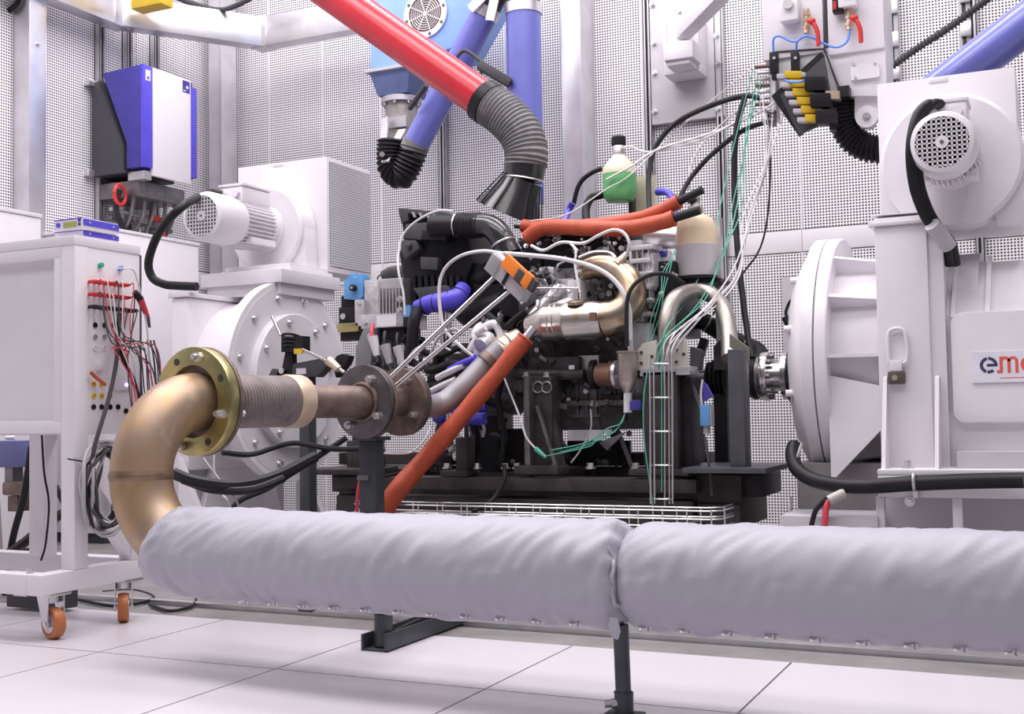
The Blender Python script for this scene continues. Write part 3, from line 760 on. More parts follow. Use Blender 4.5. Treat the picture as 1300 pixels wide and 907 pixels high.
def caster(x, y, swing):
    c = M().box((x-.045, y-.04, zb-.008), (x+.045, y+.04, zb)).build('caster_plate', 'alu', tr, bevel=.002)
    d = V((math.cos(swing), math.sin(swing), 0)); n_ = V((-d.y, d.x, 0)); o = V((x, y, 0))+d*.02
    rw = .046
    w_ = M().lathe([(rw*.6, -.016), (rw*.93, -.016), (rw, -.010), (rw, .010), (rw*.93, .016), (rw*.6, .016)], o+V((0, 0, rw)), n_, n=36).build('wheel', 'brown_orange', c)
    M().lathe([(rw*.62, -.0175), (rw*.62, .0175)], o+V((0, 0, rw)), n_, n=24).build('hub', 'alu', c)
    for s in (-1, 1):
        b = V((x, y, 0))+n_*(.024*s)
        M().prism([b-d*.03+V((0, 0, zb-.008)), b+d*.035+V((0, 0, zb-.008)), b+d*.032+V((0, 0, .035)), b+d*.008+V((0, 0, .035))], n_*.003*s).build('fork_plate', 'alu', c)
    M().cyl(o+V((0, 0, rw))-n_*.03, o+V((0, 0, rw))+n_*.03, .007, n=8).build('axle', 'bolt', c)
    M().cyl((x, y, zb-.03), (x, y, zb-.008), .026, n=20).build('swivel', 'bolt', c)
D('brown_orange', (.48, .16, .05), .4, var=.1)
caster(XC-.045, yb0+.075, -.25); caster(XC-.045, yb1-.09, -.85); caster(xl+.05, yb0+.075, -.9); caster(xl+.05, yb1-.09, -1.0)
M().cyl((XC-.08, yb0+.03, zb+.06), (XC-.08, yb0+.03, zb+.075), .01, n=8).build('rail_bolt', 'bolt', tr)

# sockets on the side panel
def sock(px, py): q = PX(px, py, XC); return V((XC-.002, q.y, q.z))
for py, pxs, mt in ((413, (121, 133, 144), 'black'), (428, (121, 133), 'galv_dull'), (442, (121, 133), 'white2'), (488, (119, 129), 'yellow'), (503, (119, 129, 140), 'yellow'), (517, (119, 129, 140, 150), 'black'), (522, (160,), 'black')):
    for px in pxs: M().lathe([(.0085, 0), (.0085, .004), (.0055, .004), (.0055, .001)], sock(px, py), (1, 0, 0), n=14).build('socket', mt, tr)
for px, py in ((127, 337), (152, 341)): M().cyl(sock(px, py), sock(px, py)+V((.012, 0, 0)), .008, n=12).build('coax_socket', 'green' if px == 127 else 'blue_cap', tr)
M().obox(sock(126, 465)+V((.004, .0, 0)), (.006, 0, 0), (0, .012, 0), (0, 0, .014)).build('switch_box', 'white', tr, bevel=.003)
M().obox(sock(155, 478)+V((.003, 0, 0)), (.004, 0, 0), (0, .035, 0), (0, 0, .045)).build('display_panel', 'white2', tr, bevel=.003)
M().cyl(sock(159, 489)+V((.007, 0, 0)), sock(159, 489)+V((.010, 0, 0)), .005, n=12).build('indicator_light', 'led', tr)
# banana plugs: two red rows and a black row
plug_mesh = {}
def plug(px, py, mt, row, leaf=None):
    p = sock(px, py)
    if mt not in plug_mesh:
        o = M().lathe([(.0055, 0), (.0055, .010), (.0065, .012), (.006, .030), (.0035, .042)], p, (1, 0, 0), n=10).build('banana_plug', mt, origin=p)
        plug_mesh[mt] = o.data
    else:
        o = bpy.data.objects.new('banana_plug', plug_mesh[mt]); col.objects.link(o); o.location = p
    tag(o, row, 'plug', row.split(' of ')[-1] if ' of ' in row else row); return p+V((.042, 0, 0))
ends = {}
for i, px in enumerate((113, 120, 126, 133, 139, 146, 153)):
    ends['a', i] = plug(px, 358+i*.8, 'red', 'red banana plug in the upper row of the trolley socket panel')
for i, px in enumerate((113, 120, 127, 134, 141, 148, 154)):
    ends['b', i] = plug(px, 374+i*.8, 'red', 'red banana plug in the second row of the trolley socket panel')
for i, px in enumerate((113, 120, 128, 136, 144, 151, 157, 163)):
    ends['c', i] = plug(px, 390+i*.8, 'black', 'black banana plug in the row below the red ones')
for i, (px, py) in enumerate(((147, 432), (147, 445))):
    ends['d', i] = plug(px, py, 'red', 'red banana plug low on the trolley panel beside the empty sockets')
# leads hanging from the plugs
drops = [(165, 470), (172, 455), (180, 440), (187, 455), (192, 470), (196, 440), (170, 490), (176, 500)]
k = 0
for key, e in sorted(ends.items()):
    row, i = key
    if row == 'c' and i % 2: continue
    mt = {'a': 'wire_red', 'b': 'wire_red', 'c': 'darkgrey', 'd': 'wire_red'}[row]
    if row == 'b' and i % 2: continue
    if row == 'a' and i in (2, 5): continue
    if key in (('a', 1), ('b', 2), ('a', 4)): mt = 'wire_white'
    if key in (('b', 0), ('b', 6), ('a', 3)): mt = 'darkgrey'
    px, py = drops[k % 8]; k += 1
    mid = PX(142+4*i, 415+k*2, XC+.07); end = PX(px+rnd.uniform(-4, 4), py+rnd.uniform(-10, 10), XC+.07)
    name = {'wire_red': 'red', 'darkgrey': 'dark', 'wire_white': 'white'}[mt]
    one(M().tube([e, e+V((.015, 0, -.008)), mid, end, end+V((-.04, .07, -.16-.03*rnd.random())), V((XC+.02, c1+.05, .45))], .0018 if mt != 'darkgrey' else .0022, n=6), 'test_lead', mt,
        'thin %s test lead drooping from the trolley socket panel' % name, 'cable', 'test leads on the trolley')
one(M().tube([PX(150, 341, XC+.012), PX(158, 341, XC+.05), PX(170, 344, XC+.06), PX(178, 370, XC+.06), PX(183, 395, XC+.06), PX(187, 420, XC+.06), PX(190, 460, XC+.05)], .003, n=6), 'coax_lead', 'wire_white', 'white lead curving from the top coax socket of the trolley', 'cable')
t = thing('cable_connector', 'red and black inline plug hanging beside the trolley panel', 'connector', PX(186, 415, XC+.05))
M().cyl(PX(171, 371, XC+.06), PX(178, 380, XC+.06), .010, .012, n=12).build('strain_relief', 'black', t)
M().cyl(PX(178, 380, XC+.06), PX(187, 402, XC+.06), .012, .008, n=12).build('sleeve', 'wire_red', t)
M().cyl(PX(187, 402, XC+.06), PX(190, 416, XC+.06), .008, .004, n=12).build('tail', 'darkgrey', t)
one(M().tube([PX(152, 398, XC+.03), PX(150, 430, XC+.05), PX(156, 455, XC+.05), PX(168, 480, XC+.06), PX(176, 505, XC+.05)], .007, n=8), 'black_lead', 'black', 'thick black lead hanging down along the red test leads', 'cable')
one(M().tube([PX(150, 440, XC+.05), PX(146, 470, XC+.05), PX(137, 510, XC+.05), PX(122, 560, XC+.05), PX(116, 590, XC+.04)], .0065, n=8), 'grey_lead', 'darkgrey', 'dark grey lead slanting down the trolley panel to the cable coil', 'cable')
one(M().tube([PX(115, 473, XC+.012), PX(124, 481, XC+.02), PX(134, 489, XC+.03)], .006, n=8), 'orange_plug', 'orange', 'short orange plug stuck into the trolley panel', 'plug')
for px0, off in ((187, 0), (191, 3), (195, 7)):
    one(M().tube([PX(px0, 432, XC+.03), PX(px0+3+off*.4, 455, XC+.03), PX(px0+6+off*.5, 490, XC+.02)], .003, n=6), 'hanging_lead', 'darkgrey', 'thin dark lead hanging straight beside the trolley panel', 'cable', 'straight dark leads')
# coil of cables hung on the trolley
for i in range(12):
    cc = PX(134+rnd.uniform(-2, 5), 618+rnd.uniform(-4, 6), XC+.035+.008*(i % 3)); ry, rz = .045+.005*i, .10+.008*(i % 6)
    pts = [cc+V((.012*math.sin(3*a+i), ry*math.cos(a), rz*math.sin(a))) for a in [2*math.pi*j/28 for j in range(29)]]
    one(M().tube(pts, rnd.choice((.0045, .0055, .006)), n=6, sm=0), 'coiled_cable', ('darkgrey', 'wire_grey', 'black', 'wire_grey', 'darkgrey', 'wire_grey', 'black', 'wire_white', 'darkgrey', 'wire_grey', 'black', 'wire_grey')[i],
        'loop of %s cable in the coil hung beside the trolley upright' % ('dark', 'grey', 'black', 'grey', 'dark', 'grey', 'black', 'white', 'dark', 'grey', 'black', 'grey')[i], 'cable', 'coiled cables on the trolley')
one(M().tube([PX(86, 583, XC+.004), PX(104, 586, XC+.01), PX(121, 588, XC+.05)], .0025, n=6, sm=0), 'cable_tie', 'black', 'thin black tie holding the cable coil to the trolley upright', 'tie')
# instruments on top
def instrument(dx, z0, h, label, lcd, y0):
    xr_ = P(104, 290, y0).x+dx
    t = thing('measuring_instrument', label, 'instrument', (xr_-.12, y0+.1, z0))
    M().box((xr_-.115, y0, z0), (xr_, y0+.155, z0+h)).build('case', 'white', t, bevel=.003)
    M().box((xr_, y0+.005, z0+h*.35), (xr_+.002, y0+.155, z0+h*.92)).build('side_stripe', 'blue', t)
    M().box((xr_-.115, y0-.001, z0+h*.90), (xr_, y0+.001, z0+h)).build('front_stripe', 'blue', t)
    for y in (.03, .13): M().cyl((xr_+.002, y0+y, z0+h*.64), (xr_+.004, y0+y, z0+h*.64), .004, n=10).build('case_screw', 'bolt', t)
    if lcd:
        M().box((xr_-.075, y0-.003, z0+h*.22), (xr_-.022, y0, z0+h*.72)).build('display', 'lcd', t)
        M().cyl((xr_-.097, y0-.004, z0+h*.5), (xr_-.097, y0, z0+h*.5), .008, n=12).build('knob', 'blue', t)
        for z in (.3, .65): M().box((xr_-.014, y0-.003, z0+h*z), (xr_-.005, y0, z0+h*z+.008)).build('button', 'blue_dark', t)
instrument(0, ztop, .027, 'lower slim white instrument with a blue side stripe on the trolley', False, c0+.06)
instrument(0, ztop+.027, .036, 'upper white instrument with green display and blue stripe on the trolley', True, c0+.05)
# things seen under the trolley
q = P(18, 575, 3.2)
vb = thing('valve_actuator', 'navy blue actuator box on a dark valve behind the trolley', 'actuator', (q.x, 3.25, .3))
M().pbox(-12, 560, 23, 594, 3.2, 3.3).build('housing', 'navy_box', vb, bevel=.005)
M().pbox(6, 594, 16, 612, 3.22, 3.27).build('stem', 'steel_dark', vb)
M().pbox(2, 612, 34, 630, 3.2, 3.3).build('valve_body', 'rust', vb, bevel=.01)
M().pbox(10, 630, 22, 650, 3.22, 3.28).build('valve_neck', 'rust', vb)
M().cyl(P(8, 556, 3.25), P(20, 556, 3.25), .008).build('indicator', 'white', vb)
M().cyl(P(-12, 640, 3.25), P(-4, 780, 3.25), .035).build('supply_pipe', 'galv_dull', vb)
for pts, r, l in (([(40, 566, 3.15), (30, 630, 3.15), (15, 690, 3.15), (6, 760, 3.15)], .013, 'black hose slanting down behind the trolley valve'),
                  ([(-4, 712, 3.1), (30, 690, 3.1), (60, 665, 3.1), (92, 645, 3.1)], .018, 'thick black hose crossing behind the trolley rear upright'),
                  ([(70, 618, 3.1), (78, 632, 3.1), (88, 655, 3.1)], .012, 'short black hose between the trolley uprights'),
                  ([(53, 552, 2.76), (56, 600, 2.755), (62, 640, 2.755), (58, 690, 2.755), (52, 712, 2.755)], .0035, 'thin black wire running down the trolley rear upright')):
    cable('hose', l, pts, r, 'black')
m = thing('floor_box', 'dark low box on the floor under the trolley', 'box', P(55, 745, 3.0))
q = P(55, 740, 2.95)
M().box((q.x-.12, 2.9, .01), (q.x+.12, 2.99, .10)).build('body', 'darkgrey', m, bevel=.006)
M().box((q.x-.08, 2.895, .05), (q.x-.02, 2.90, .08)).build('label_plate', 'white', m)
for i, pts in enumerate(([(100, 762, 2.85), (150, 770, 2.87), (195, 760, 2.95), (170, 750, 2.98), (130, 752, 2.98)], [(190, 768, 2.98), (215, 776, 2.98), (243, 770, 2.99), (247, 757, 3.0), (220, 750, 3.02)])):
    cc = [PZ(a, b, .007) for a, b, _ in pts]
    one(M().tube(cc, .006, n=6), 'floor_cable', 'black', ('black cable lying in a loop on the floor under the trolley', 'short black cable loop on the floor by the rear caster')[i], 'cable')

# ================================================================== SECOND DYNAMOMETER (logo plate)
XR = -.735
d2 = thing('dynamometer', 'white dynamometer with a logo plate and rounded cover panel', 'machine', (.1, YD, .012))
O = (XR, YD, ZD)
M().lathe([(.12, -.105), (.33, -.105), (.41, -.06), (.42, -.04)], O, (1, 0, 0), n=72).build('hub_disc', 'white', d2)
M().lathe([(.30, -.045), (.44, -.045), (.445, -.04), (.445, -.002), (.43, 0)], O, (1, 0, 0), n=96).build('front_flange', 'white', d2)
M().lathe([(.43, .002), (.445, .004), (.445, .040), (.44, .045), (.30, .045)], O, (1, 0, 0), n=96).build('rear_flange', 'white', d2)
M().lathe([(.37, .04), (.36, .30), (.36, .5)], O, (1, 0, 0), n=64).build('barrel', 'white2', d2)
for k_ in range(10):
    a = 2*math.pi*(k_+.5)/10
    M().cyl((XR-.112, YD+.352*math.cos(a), ZD+.352*math.sin(a)), (XR-.082, YD+.352*math.cos(a), ZD+.352*math.sin(a)), .012, n=10).build('bolt', 'white', d2)
x0, x1 = P(1113, 400, 3.86).x, P(1180, 400, 3.86).x
zp = P(1140, 286, 3.86).z
for a in (125, 150, 178, 205, 232, 260):      # ribs from flange to pillar, seen on the near side
    d = V((0, math.cos(math.radians(a)), math.sin(math.radians(a))))
    n_ = V((1, 0, 0)).cross(d)
    o = V(O)
    M().prism([o+V((.04, 0, 0))+d*.35, o+V((.04, 0, 0))+d*.435, o+V((x0-XR+.02, 0, 0))+d*.40, o+V((x0-XR+.02, 0, 0))+d*.35], n_*.012).build('flange_rib', 'white', d2)
M().prism([(XR+.04, 3.90, .40), (XR+.25, 3.90, .62), (XR+.25, 3.90, .70), (XR+.04, 3.90, .75)], (0, .02, 0)).build('lower_gusset', 'white', d2)
M().box((x0, 3.86, .42), (x1, 4.6, zp)).build('pillar', 'white', d2, bevel=.006)
M().box((x0-.015, 3.85, zp), (x1+.005, 4.62, zp+.012)).build('pillar_cap', 'white2', d2, bevel=.003)
M().prism([(x1, 3.87, .45), (x1, 4.55, .45), (x1, 4.55, zp-.05), (x1, 3.87, zp-.03)], (.045, 0, 0)).build('pillar_flank', 'white2', d2)
zs = P(1260, 397, 3.90).z; zr = P(1250, 333, 4.15).z
hx0 = x1+.03
M().prism([(hx0, 3.905, .42), (hx0, 3.905, zs), (hx0, 4.15, zr), (hx0, 4.50, zr), (hx0, 4.74, zs), (hx0, 4.74, .42)], (1.5, 0, 0)).build('housing', 'white', d2, bevel=.006)
for X in (hx0+.03, hx0+.13, hx0+.45, hx0+.8):
    M().prism([(X, 3.895, zs-.01), (X, 3.905, zs+.02), (X, 4.13, zr+.018), (X, 4.17, zr+.018), (X, 4.17, zr-.02), (X, 3.93, zs-.03)], (.014, 0, 0)).build('roof_rib', 'white', d2)
cx0, cz0, cz1 = P(1208, 450, 3.89).x, P(1230, 537, 3.89).z, P(1230, 397, 3.89).z
def rrect(x0, z0, x1, z1, y, r, n=6):
    out = []
    for cx, cz, a in ((x1-r, z1-r, 0), (x0+r, z1-r, 90), (x0+r, z0+r, 180), (x1-r, z0+r, 270)):
        for k in range(n+1):
            t_ = math.radians(a+90*k/n); out.append(V((cx+r*math.cos(t_), y, cz+r*math.sin(t_))))
    return out
M().prism(rrect(cx0, cz0, cx0+.9, cz1, 3.88, .035), (0, .03, 0)).build('cover_panel', 'white', d2, bevel=.004)
lx0, lz0, lz1 = P(1234, 466, 3.877).x, P(1250, 486, 3.877).z, P(1250, 447, 3.877).z
lp = M().box((lx0, 3.875, lz0), (lx0+.32, 3.881, lz1)).build('logo_plate', 'logo_white', d2)
# letters of the logo
def letter(mesh, mt): return mesh.build('logo_letter', mt, lp, smooth=False)
yl_ = 3.8748; lh = (lz1-lz0)
cz = lz0+lh*.56; re_ = lh*.27
ce = lx0+.048
def arcband(cx, cz, r0, r1, a0, a1, n=20):
    m = M(); vs = []; fs = []
    for k in range(n+1):
        t_ = math.radians(a0+(a1-a0)*k/n)
        for r in (r0, r1): vs.append((cx+r*math.cos(t_), yl_, cz+r*math.sin(t_)))
    fs = [(2*k, 2*k+1, 2*k+3, 2*k+2) for k in range(n)]
    return m.add(vs, fs)
letter(arcband(ce, cz, re_*.62, re_, 100, 250), 'logo_navy')
letter(arcband(ce, cz, re_*.62, re_, 258, 310), 'logo_navy')
letter(arcband(ce, cz, re_*.62, re_, 0, 92), 'logo_navy')
letter(M().box((ce-re_*.2, yl_-.0002, cz-re_*.17), (ce+re_, yl_, cz+re_*.17)), 'logo_navy')
mx = ce+re_*1.22
letter(M().box((mx, yl_-.0002, cz-re_), (mx+re_*.36, yl_, cz+re_)).box((mx-re_*.30, yl_-.0002, cz-re_), (mx, yl_, cz-re_*.62)), 'logo_red')
letter(arcband(mx+re_*.62, cz+re_*.40, re_*.24, re_*.60, 0, 180).box((mx+re_*.86, yl_-.0002, cz-re_), (mx+re_*1.22, yl_, cz+re_*.40)), 'logo_red')
letter(arcband(mx+re_*1.48, cz+re_*.40, re_*.24, re_*.60, 0, 180).box((mx+re_*1.72, yl_-.0002, cz-re_), (mx+re_*2.08, yl_, cz+re_*.40)), 'logo_red')
letter(arcband(mx+re_*3.3, cz, re_*.62, re_, 0, 360, 40), 'logo_red')
M().box((ce+re_*1.2, yl_, lz0+lh*.12), (ce+.15, yl_+.0005, lz0+lh*.15)).build('logo_underline', 'logo_red', lp)
# vertical ribs and base ledge
zl = P(1150, 596, 3.74).z
for px in (1119, 1186):
    X = P(px, 540, 3.78).x
    M().prism([(X, 3.745, zl), (X, 3.91, zl), (X, 3.91, P(px, 480, 3.86).z+.02), (X, 3.85, P(px, 480, 3.86).z)], (.012, 0, 0)).build('foot_rib', 'white', d2)
bx0 = P(1114, 610, 3.72).x
M().box((bx0, 3.72, zl-.018), (1.3, 4.85, zl)).build('foot_plate', 'white', d2, bevel=.003)
M().box((P(1215, 590, 3.8).x, 3.80, zl), (1.3, 3.93, zl+.05)).build('foot_strip', 'greypaint', d2)
zb1 = P(1150, 632, 3.72).z
M().box((bx0, 3.72, zb1), (1.3, 3.76, zl-.018)).build('base_beam', 'white', d2, bevel=.004)
for pa_, pb_ in ((1112, 1123), (1209, 1222)):
    M().box((P(pa_, 650, 3.72).x, 3.72, .012), (P(pb_, 650, 3.72).x, 3.76, zb1)).build('base_leg', 'white', d2, bevel=.004)
for X in (.25, .65): M().box((X, 3.72, .012), (X+.04, 3.76, zb1)).build('base_leg', 'white', d2, bevel=.004)
M().box((bx0+.005, 3.85, .012), (1.3, 4.8, zl-.018)).build('base_core', 'greypaint', d2)
M().box((P(1003, 600, 3.85).x, 3.95, .012), (bx0+.02, 4.65, P(1050, 588, 3.95).z)).build('bearing_pedestal', 'plinth', d2, bevel=.006)
M().box((P(990, 660, 3.7).x, 3.7, .012), (bx0, 4.0, P(1050, 656, 3.7).z)).build('mounting_rail', 'greypaint', d2, bevel=.003)
M().prism([(P(1000, 640, 3.86).x, 3.9, .012), (P(1000, 640, 3.86).x-.05, 3.9, .012), (P(1000, 640, 3.86).x, 3.9, .35)], (0, .03, 0)).build('pedestal_gusset', 'white2', d2)
q = P(1152, 590, 3.78)
M().bolt((q.x, 3.79, zl), (0, 0, 1), .012, .025).build('bolt', 'bolt', d2)
q = P(1155, 637, 3.72); M().bolt((q.x, 3.72, q.z), (0, -1, 0), .010, .02).build('bolt', 'bolt', d2)
# lifting eye
q = P(1139, 480, 3.86)
le = M().box((q.x-.026, 3.835, q.z-.02), (q.x+.026, 3.86, q.z+.02)).build('eye_base', 'brown_dark' if 'brown_dark' in MT else 'steel_dark', d2, bevel=.006)
M().cyl((q.x-.004, 3.83, q.z), (q.x-.004, 3.836, q.z), .009, n=10).build('eye_bolt', 'bolt', le)
M().box((q.x-.020, 3.838, q.z+.02), (q.x+.018, 3.862, q.z+.055)).build('eye_block', 'white', le, bevel=.004)
ez_ = P(1139, 440, 3.85)
M().tube([V((ez_.x-.026, 3.85, q.z+.05)), V((ez_.x-.026, 3.85, ez_.z+.035)), V((ez_.x-.012, 3.85, ez_.z+.055)), V((ez_.x+.012, 3.85, ez_.z+.055)), V((ez_.x+.026, 3.85, ez_.z+.035)), V((ez_.x+.026, 3.85, q.z+.05)), V((ez_.x-.026, 3.85, q.z+.05))], .006, n=8, sm=3).build('eye_ring', 'white', le)
# side cables of the dynamometer
one(M().tube([P(1300, 610, 3.68), P(1240, 611, 3.69), P(1160, 614, 3.69), P(1090, 618, 3.70), P(1040, 612, 3.75), P(1014, 598, 3.8), P(1006, 580, 3.85), P(1008, 566, 3.9)], .0235, n=14), 'power_cable', 'black', 'thick black cable strapped along the base of the logo dynamometer', 'cable')
q = P(1161, 612, 3.69)
t = thing('cable_clamp', 'metal clamp holding the thick cable to the dynamometer base', 'clamp', q)
M().torus(q, (1, 0, 0), .027, .005, n=24, k=6).build('clamp_ring', 'bolt', t)
M().box((q.x-.007, 3.70, q.z-.05), (q.x+.007, 3.722, q.z-.02)).build('clamp_foot', 'bolt', t)
one(M().tube([P(1018, 563, 3.85), P(1014, 575, 3.83), P(1010, 590, 3.82), P(1012, 600, 3.80)], .005, n=6), 'earth_wire', 'wire_grey', 'thin grey wire at the foot of the white flange', 'cable')
t = thing('power_connector', 'grey connector with a red and a black lead below the thick cable', 'connector', P(1055, 640, 3.68))
M().cyl(P(1072, 626, 3.70), P(1052, 636, 3.68), .016, n=12).build('sleeve', 'tank_clear2' if 'tank_clear2' in MT else 'greypaint', t)
M().tube([P(1054, 634, 3.69), P(1049, 645, 3.68), P(1047, 668, 3.67)], .010, n=8).build('red_lead', 'wire_red', t)
M().tube([P(1050, 633, 3.69), P(1036, 648, 3.68), P(1030, 668, 3.67)], .008, n=8).build('black_lead', 'black', t)
# speed sensor bracket on the far side of the flange
t = thing('sensor_bracket', 'light grey bracket plate with a black lead beside the white flange', 'bracket', P(1000, 470, 4.6))
M().pbox(992, 352, 1012, 450, 4.75, 4.76).pbox(1012.5, 352, 1044, 361, 4.75, 4.76).build('plate', 'white2', t)
M().tube([P(1018, 378, 4.4), P(1005, 381, 4.4), P(998, 395, 4.4), P(1000, 405, 4.4), P(1010, 425, 4.4)], .006, n=8).build('lead', 'black', t)
M().cyl(P(1010, 377, 4.42), P(1020, 377, 4.42), .012).build('sensor_head', 'white', t)
M().tube([P(996, 403, 4.38), P(1003, 418, 4.38), P(1009, 432, 4.38)], .012, n=8).build('lead_sleeve', 'black', t)
# shaft coupling
sh = thing('shaft_coupling', 'polished steel shaft coupling with bolted flanges at the white flange', 'coupling', (-1.1, YD, .7))
def xof(px): return P(px, 478, YD).x
zsft = P(985, 478, YD).z
A = (0, YD, zsft)
def lx(prof, nm, mt, n=40): return M().lathe([(r, t_) for r, t_ in prof], A, (1, 0, 0), n=n).build(nm, mt, sh)
lx([(.06, xof(944)), (.07, xof(946)), (.085, xof(958))], 'boot_end', 'steel_dark')
lx([(.085, xof(958)), (.085, xof(962)), (.072, xof(963))], 'boot_rib', 'black')
lx([(.075, xof(960)), (.075, xof(972))], 'joint_body', 'steel_dark')
lx([(.088, xof(968)), (.090, xof(970)), (.090, xof(977)), (.088, xof(978))], 'coupling_flange', 'steel')
lx([(.055, xof(977)), (.055, xof(998))], 'spacer_tube', 'steel')
lx([(.088, xof(996)), (.088, xof(1003))], 'coupling_flange', 'steel')
lx([(.095, xof(1003)), (.095, xof(1008))], 'cover_disc', 'black')
for k_ in range(8):
    a = 2*math.pi*k_/8; M().cyl((xof(977), YD+.075*math.cos(a), zsft+.075*math.sin(a)), (xof(983), YD+.075*math.cos(a), zsft+.075*math.sin(a)), .010, n=8).build('bolt', 'steel_dark', sh)
lx([(.03, xof(860)), (.03, xof(900))], 'drive_shaft', 'steel_dark')
prof = []
for k_ in range(5):
    X0 = xof(898+6*k_); prof += [(.05+.007*k_, X0), (.062+.007*k_, X0+.006), (.062+.007*k_, X0+.010), (.05+.007*k_, X0+.016)]
lx(prof, 'rubber_boot', 'black')

# blower on top
Yb = 4.15
a = P(1113, 107, Yb); b = P(1296, 278, Yb)
s_ = P(1211, 213, Yb)
nz = P(1140, 290, 3.95).z
bl2, gl2 = blower('white cooling blower with plain square box above the logo dynamometer', s_.x, s_.z, Yb, (a.x, b.z, b.x, a.z), 4.55, 3.72, .222, .098, '',
                  sink=((P(1108, 260, 3.95).x, 3.95, zp+.012), (P(1172, 260, 3.95).x, 4.5, b.z+.01)))
M().box((P(1113, 200, Yb-.005).x, Yb-.20, zp+.05), (P(1172, 200, Yb-.15).x, Yb, b.z+.02)).build('inlet_transition', 'white', bl2, bevel=.004)
for off, l in ((0, 'front'), (.02, 'rear')):
    pts = [P(1190, 134, 3.86+off), P(1177, 133, 3.80+off), P(1163, 150, 3.76+off), P(1156, 190, 3.74+off), P(1160, 235, 3.76+off), P(1172, 270, 3.80+off), P(1186, 292, 3.84+off), P(1200, 310, 3.88+off), P(1206, 336, 3.93+off)]
    one(M().tube([p+V((off*.9, 0, 0)) for p in pts], .0155, n=12), 'supply_cable', 'black', '%s of two black cables bowing down past the fan cowl of the plain blower' % l, 'cable', 'cables of the plain blower')
one(M().tube([P(1183, 285, 3.80), P(1194, 298, 3.83), P(1205, 314, 3.86)], .024, n=14), 'cable_sleeve', 'greypaint', 'grey sleeve around the black cables below the plain blower', 'sleeve')

# ================================================================== OVERHEAD DUCTS
YR = 4.35
pts = [P(340, -65, YR), P(432, 0, YR), P(616, 129, YR)]
rd = thing('extraction_pipe', 'glossy red pipe slanting down from the ceiling to the grey hose', 'pipe', P(616, 129, YR))
r = 24.5*mpp(pts[2])
M().cyl(pts[0], pts[2], r, n=48).build('pipe', 'red_pipe', rd)
dd = (pts[2]-pts[0]).normalized()
M().cyl(pts[2]-dd*.015, pts[2]+dd*.03, r*1.16, n=40).build('end_collar', 'black', rd)
hp = [pts[2]+dd*.02, P(640, 146, YR), P(660, 168, YR), P(668, 192, YR), P(667, 212, YR)]
one(M().hose(hp, 27*mpp(hp[1]), .0165, .004, n=32), 'flexible_hose', 'hose_grey', 'grey ribbed flexible hose between the red pipe and the black funnel', 'hose')
fu = thing('air_funnel', 'black cone funnel hanging over the intake of the engine', 'funnel', P(650, 275, YR))
c0_, c1_, c2_ = P(667, 208, YR), P(664, 228, YR), P(646, 272, YR)
k = mpp(c1_)
M().cyl(c0_, c1_, 27*k, 26*k, n=36).build('collar', 'black_gloss', fu)
M().torus(c1_, c1_-c0_, 26*k, .004, n=36, k=6).build('clamp_band', 'alu', fu)
m = M(); ax_ = (c2_-c1_); Ln = ax_.length
m.lathe([(25*k, 0), (30*k, Ln*.35), (44*k, Ln), (43*k, Ln+.001), (29*k, Ln*.36), (23*k, .004)], c1_, ax_, n=36, cap=False)
m.build('cone', 'black_gloss', fu)
for k_ in range(12):
    d = ax_.normalized(); u_, v_ = perp(d); a = 2*math.pi*k_/12; e = u_*math.cos(a)+v_*math.sin(a)
    M().prism([c1_+e*25.5*k, c1_+ax_*.98+e*44*k, c1_+ax_*.98+e*46*k, c1_+e*27*k], d.cross(e)*.004).build('cone_rib', 'black', fu)
# blue pipes
YP = 5.3
b0, b1_ = P(614, 20, YP), P(529, 182, YP)
dd = (b1_-b0).normalized(); r = 17.5*mpp(b0)
bp = thing('air_pipe', 'blue pipe leaning diagonally below the light blue fan box', 'pipe', b1_)
M().cyl(b0, b1_, r, n=36).build('pipe', 'blue_pipe', bp)
M().cyl(b0-dd*.05, b0+dd*.005, r*1.07, n=36).build('end_band', 'galv', bp)
M().cyl(b0-dd*.25, b0-dd*.05, r*.95, n=24).build('swivel_joint', 'darkgrey', bp)
M().cyl(b1_-dd*.004, b1_+dd*.05, r*1.04, n=36).build('lower_band', 'hose_grey', bp)
for s1_, s2_ in (((597, 12), (627, -18)), ((622, 26), (632, -20))):
    M().beam(P(*s1_, YP-.09), P(*s2_, YP-.09), .05, .008, up=(0, 1, 0)).build('bracket_arm', 'galv', bp)
pts = [b1_+dd*.03, P(521, 203, YP), P(510, 222, YP), P(498, 214, YP), P(496, 196, YP), P(497, 178, YP)]
one(M().hose(pts, 17.5*mpp(b1_), .022, .006, n=28), 'flexible_hose', 'black', 'black ribbed hose curving below the diagonal blue pipe', 'hose')
q = P(528, 110, YP-.1)
sx0, sx1 = P(646, 100, YP), P(686, 100, YP)
bp = thing('air_pipe', 'blue pipe hanging straight down behind the grey hose', 'pipe', P(666, 250, YP))
xc, r = (sx0.x+sx1.x)/2, (sx1.x-sx0.x)/2*1.03
M().cyl((xc, YP, P(666, 258, YP).z), (xc, YP, P(666, 17, YP).z), r, n=40).build('pipe', 'blue_pipe', bp)
M().cyl((xc, YP, P(666, 19, YP).z), (xc, YP, P(666, 6, YP).z), r*1.05, n=40).build('end_band', 'galv', bp)
M().cyl((xc, YP, P(666, 8, YP).z), (xc, YP, 4.2), r*.96, n=30).build('swivel_joint', 'rust', bp)
t = thing('support_arm', 'grey steel strut between the diagonal and the hanging blue pipe', 'arm', P(610, 85, YP-.2))
M().beam(P(608, 82, YP-.16), P(648, 106, YP-.1), .05, .045).build('arm_tube', 'darkgrey', t, bevel=.006)
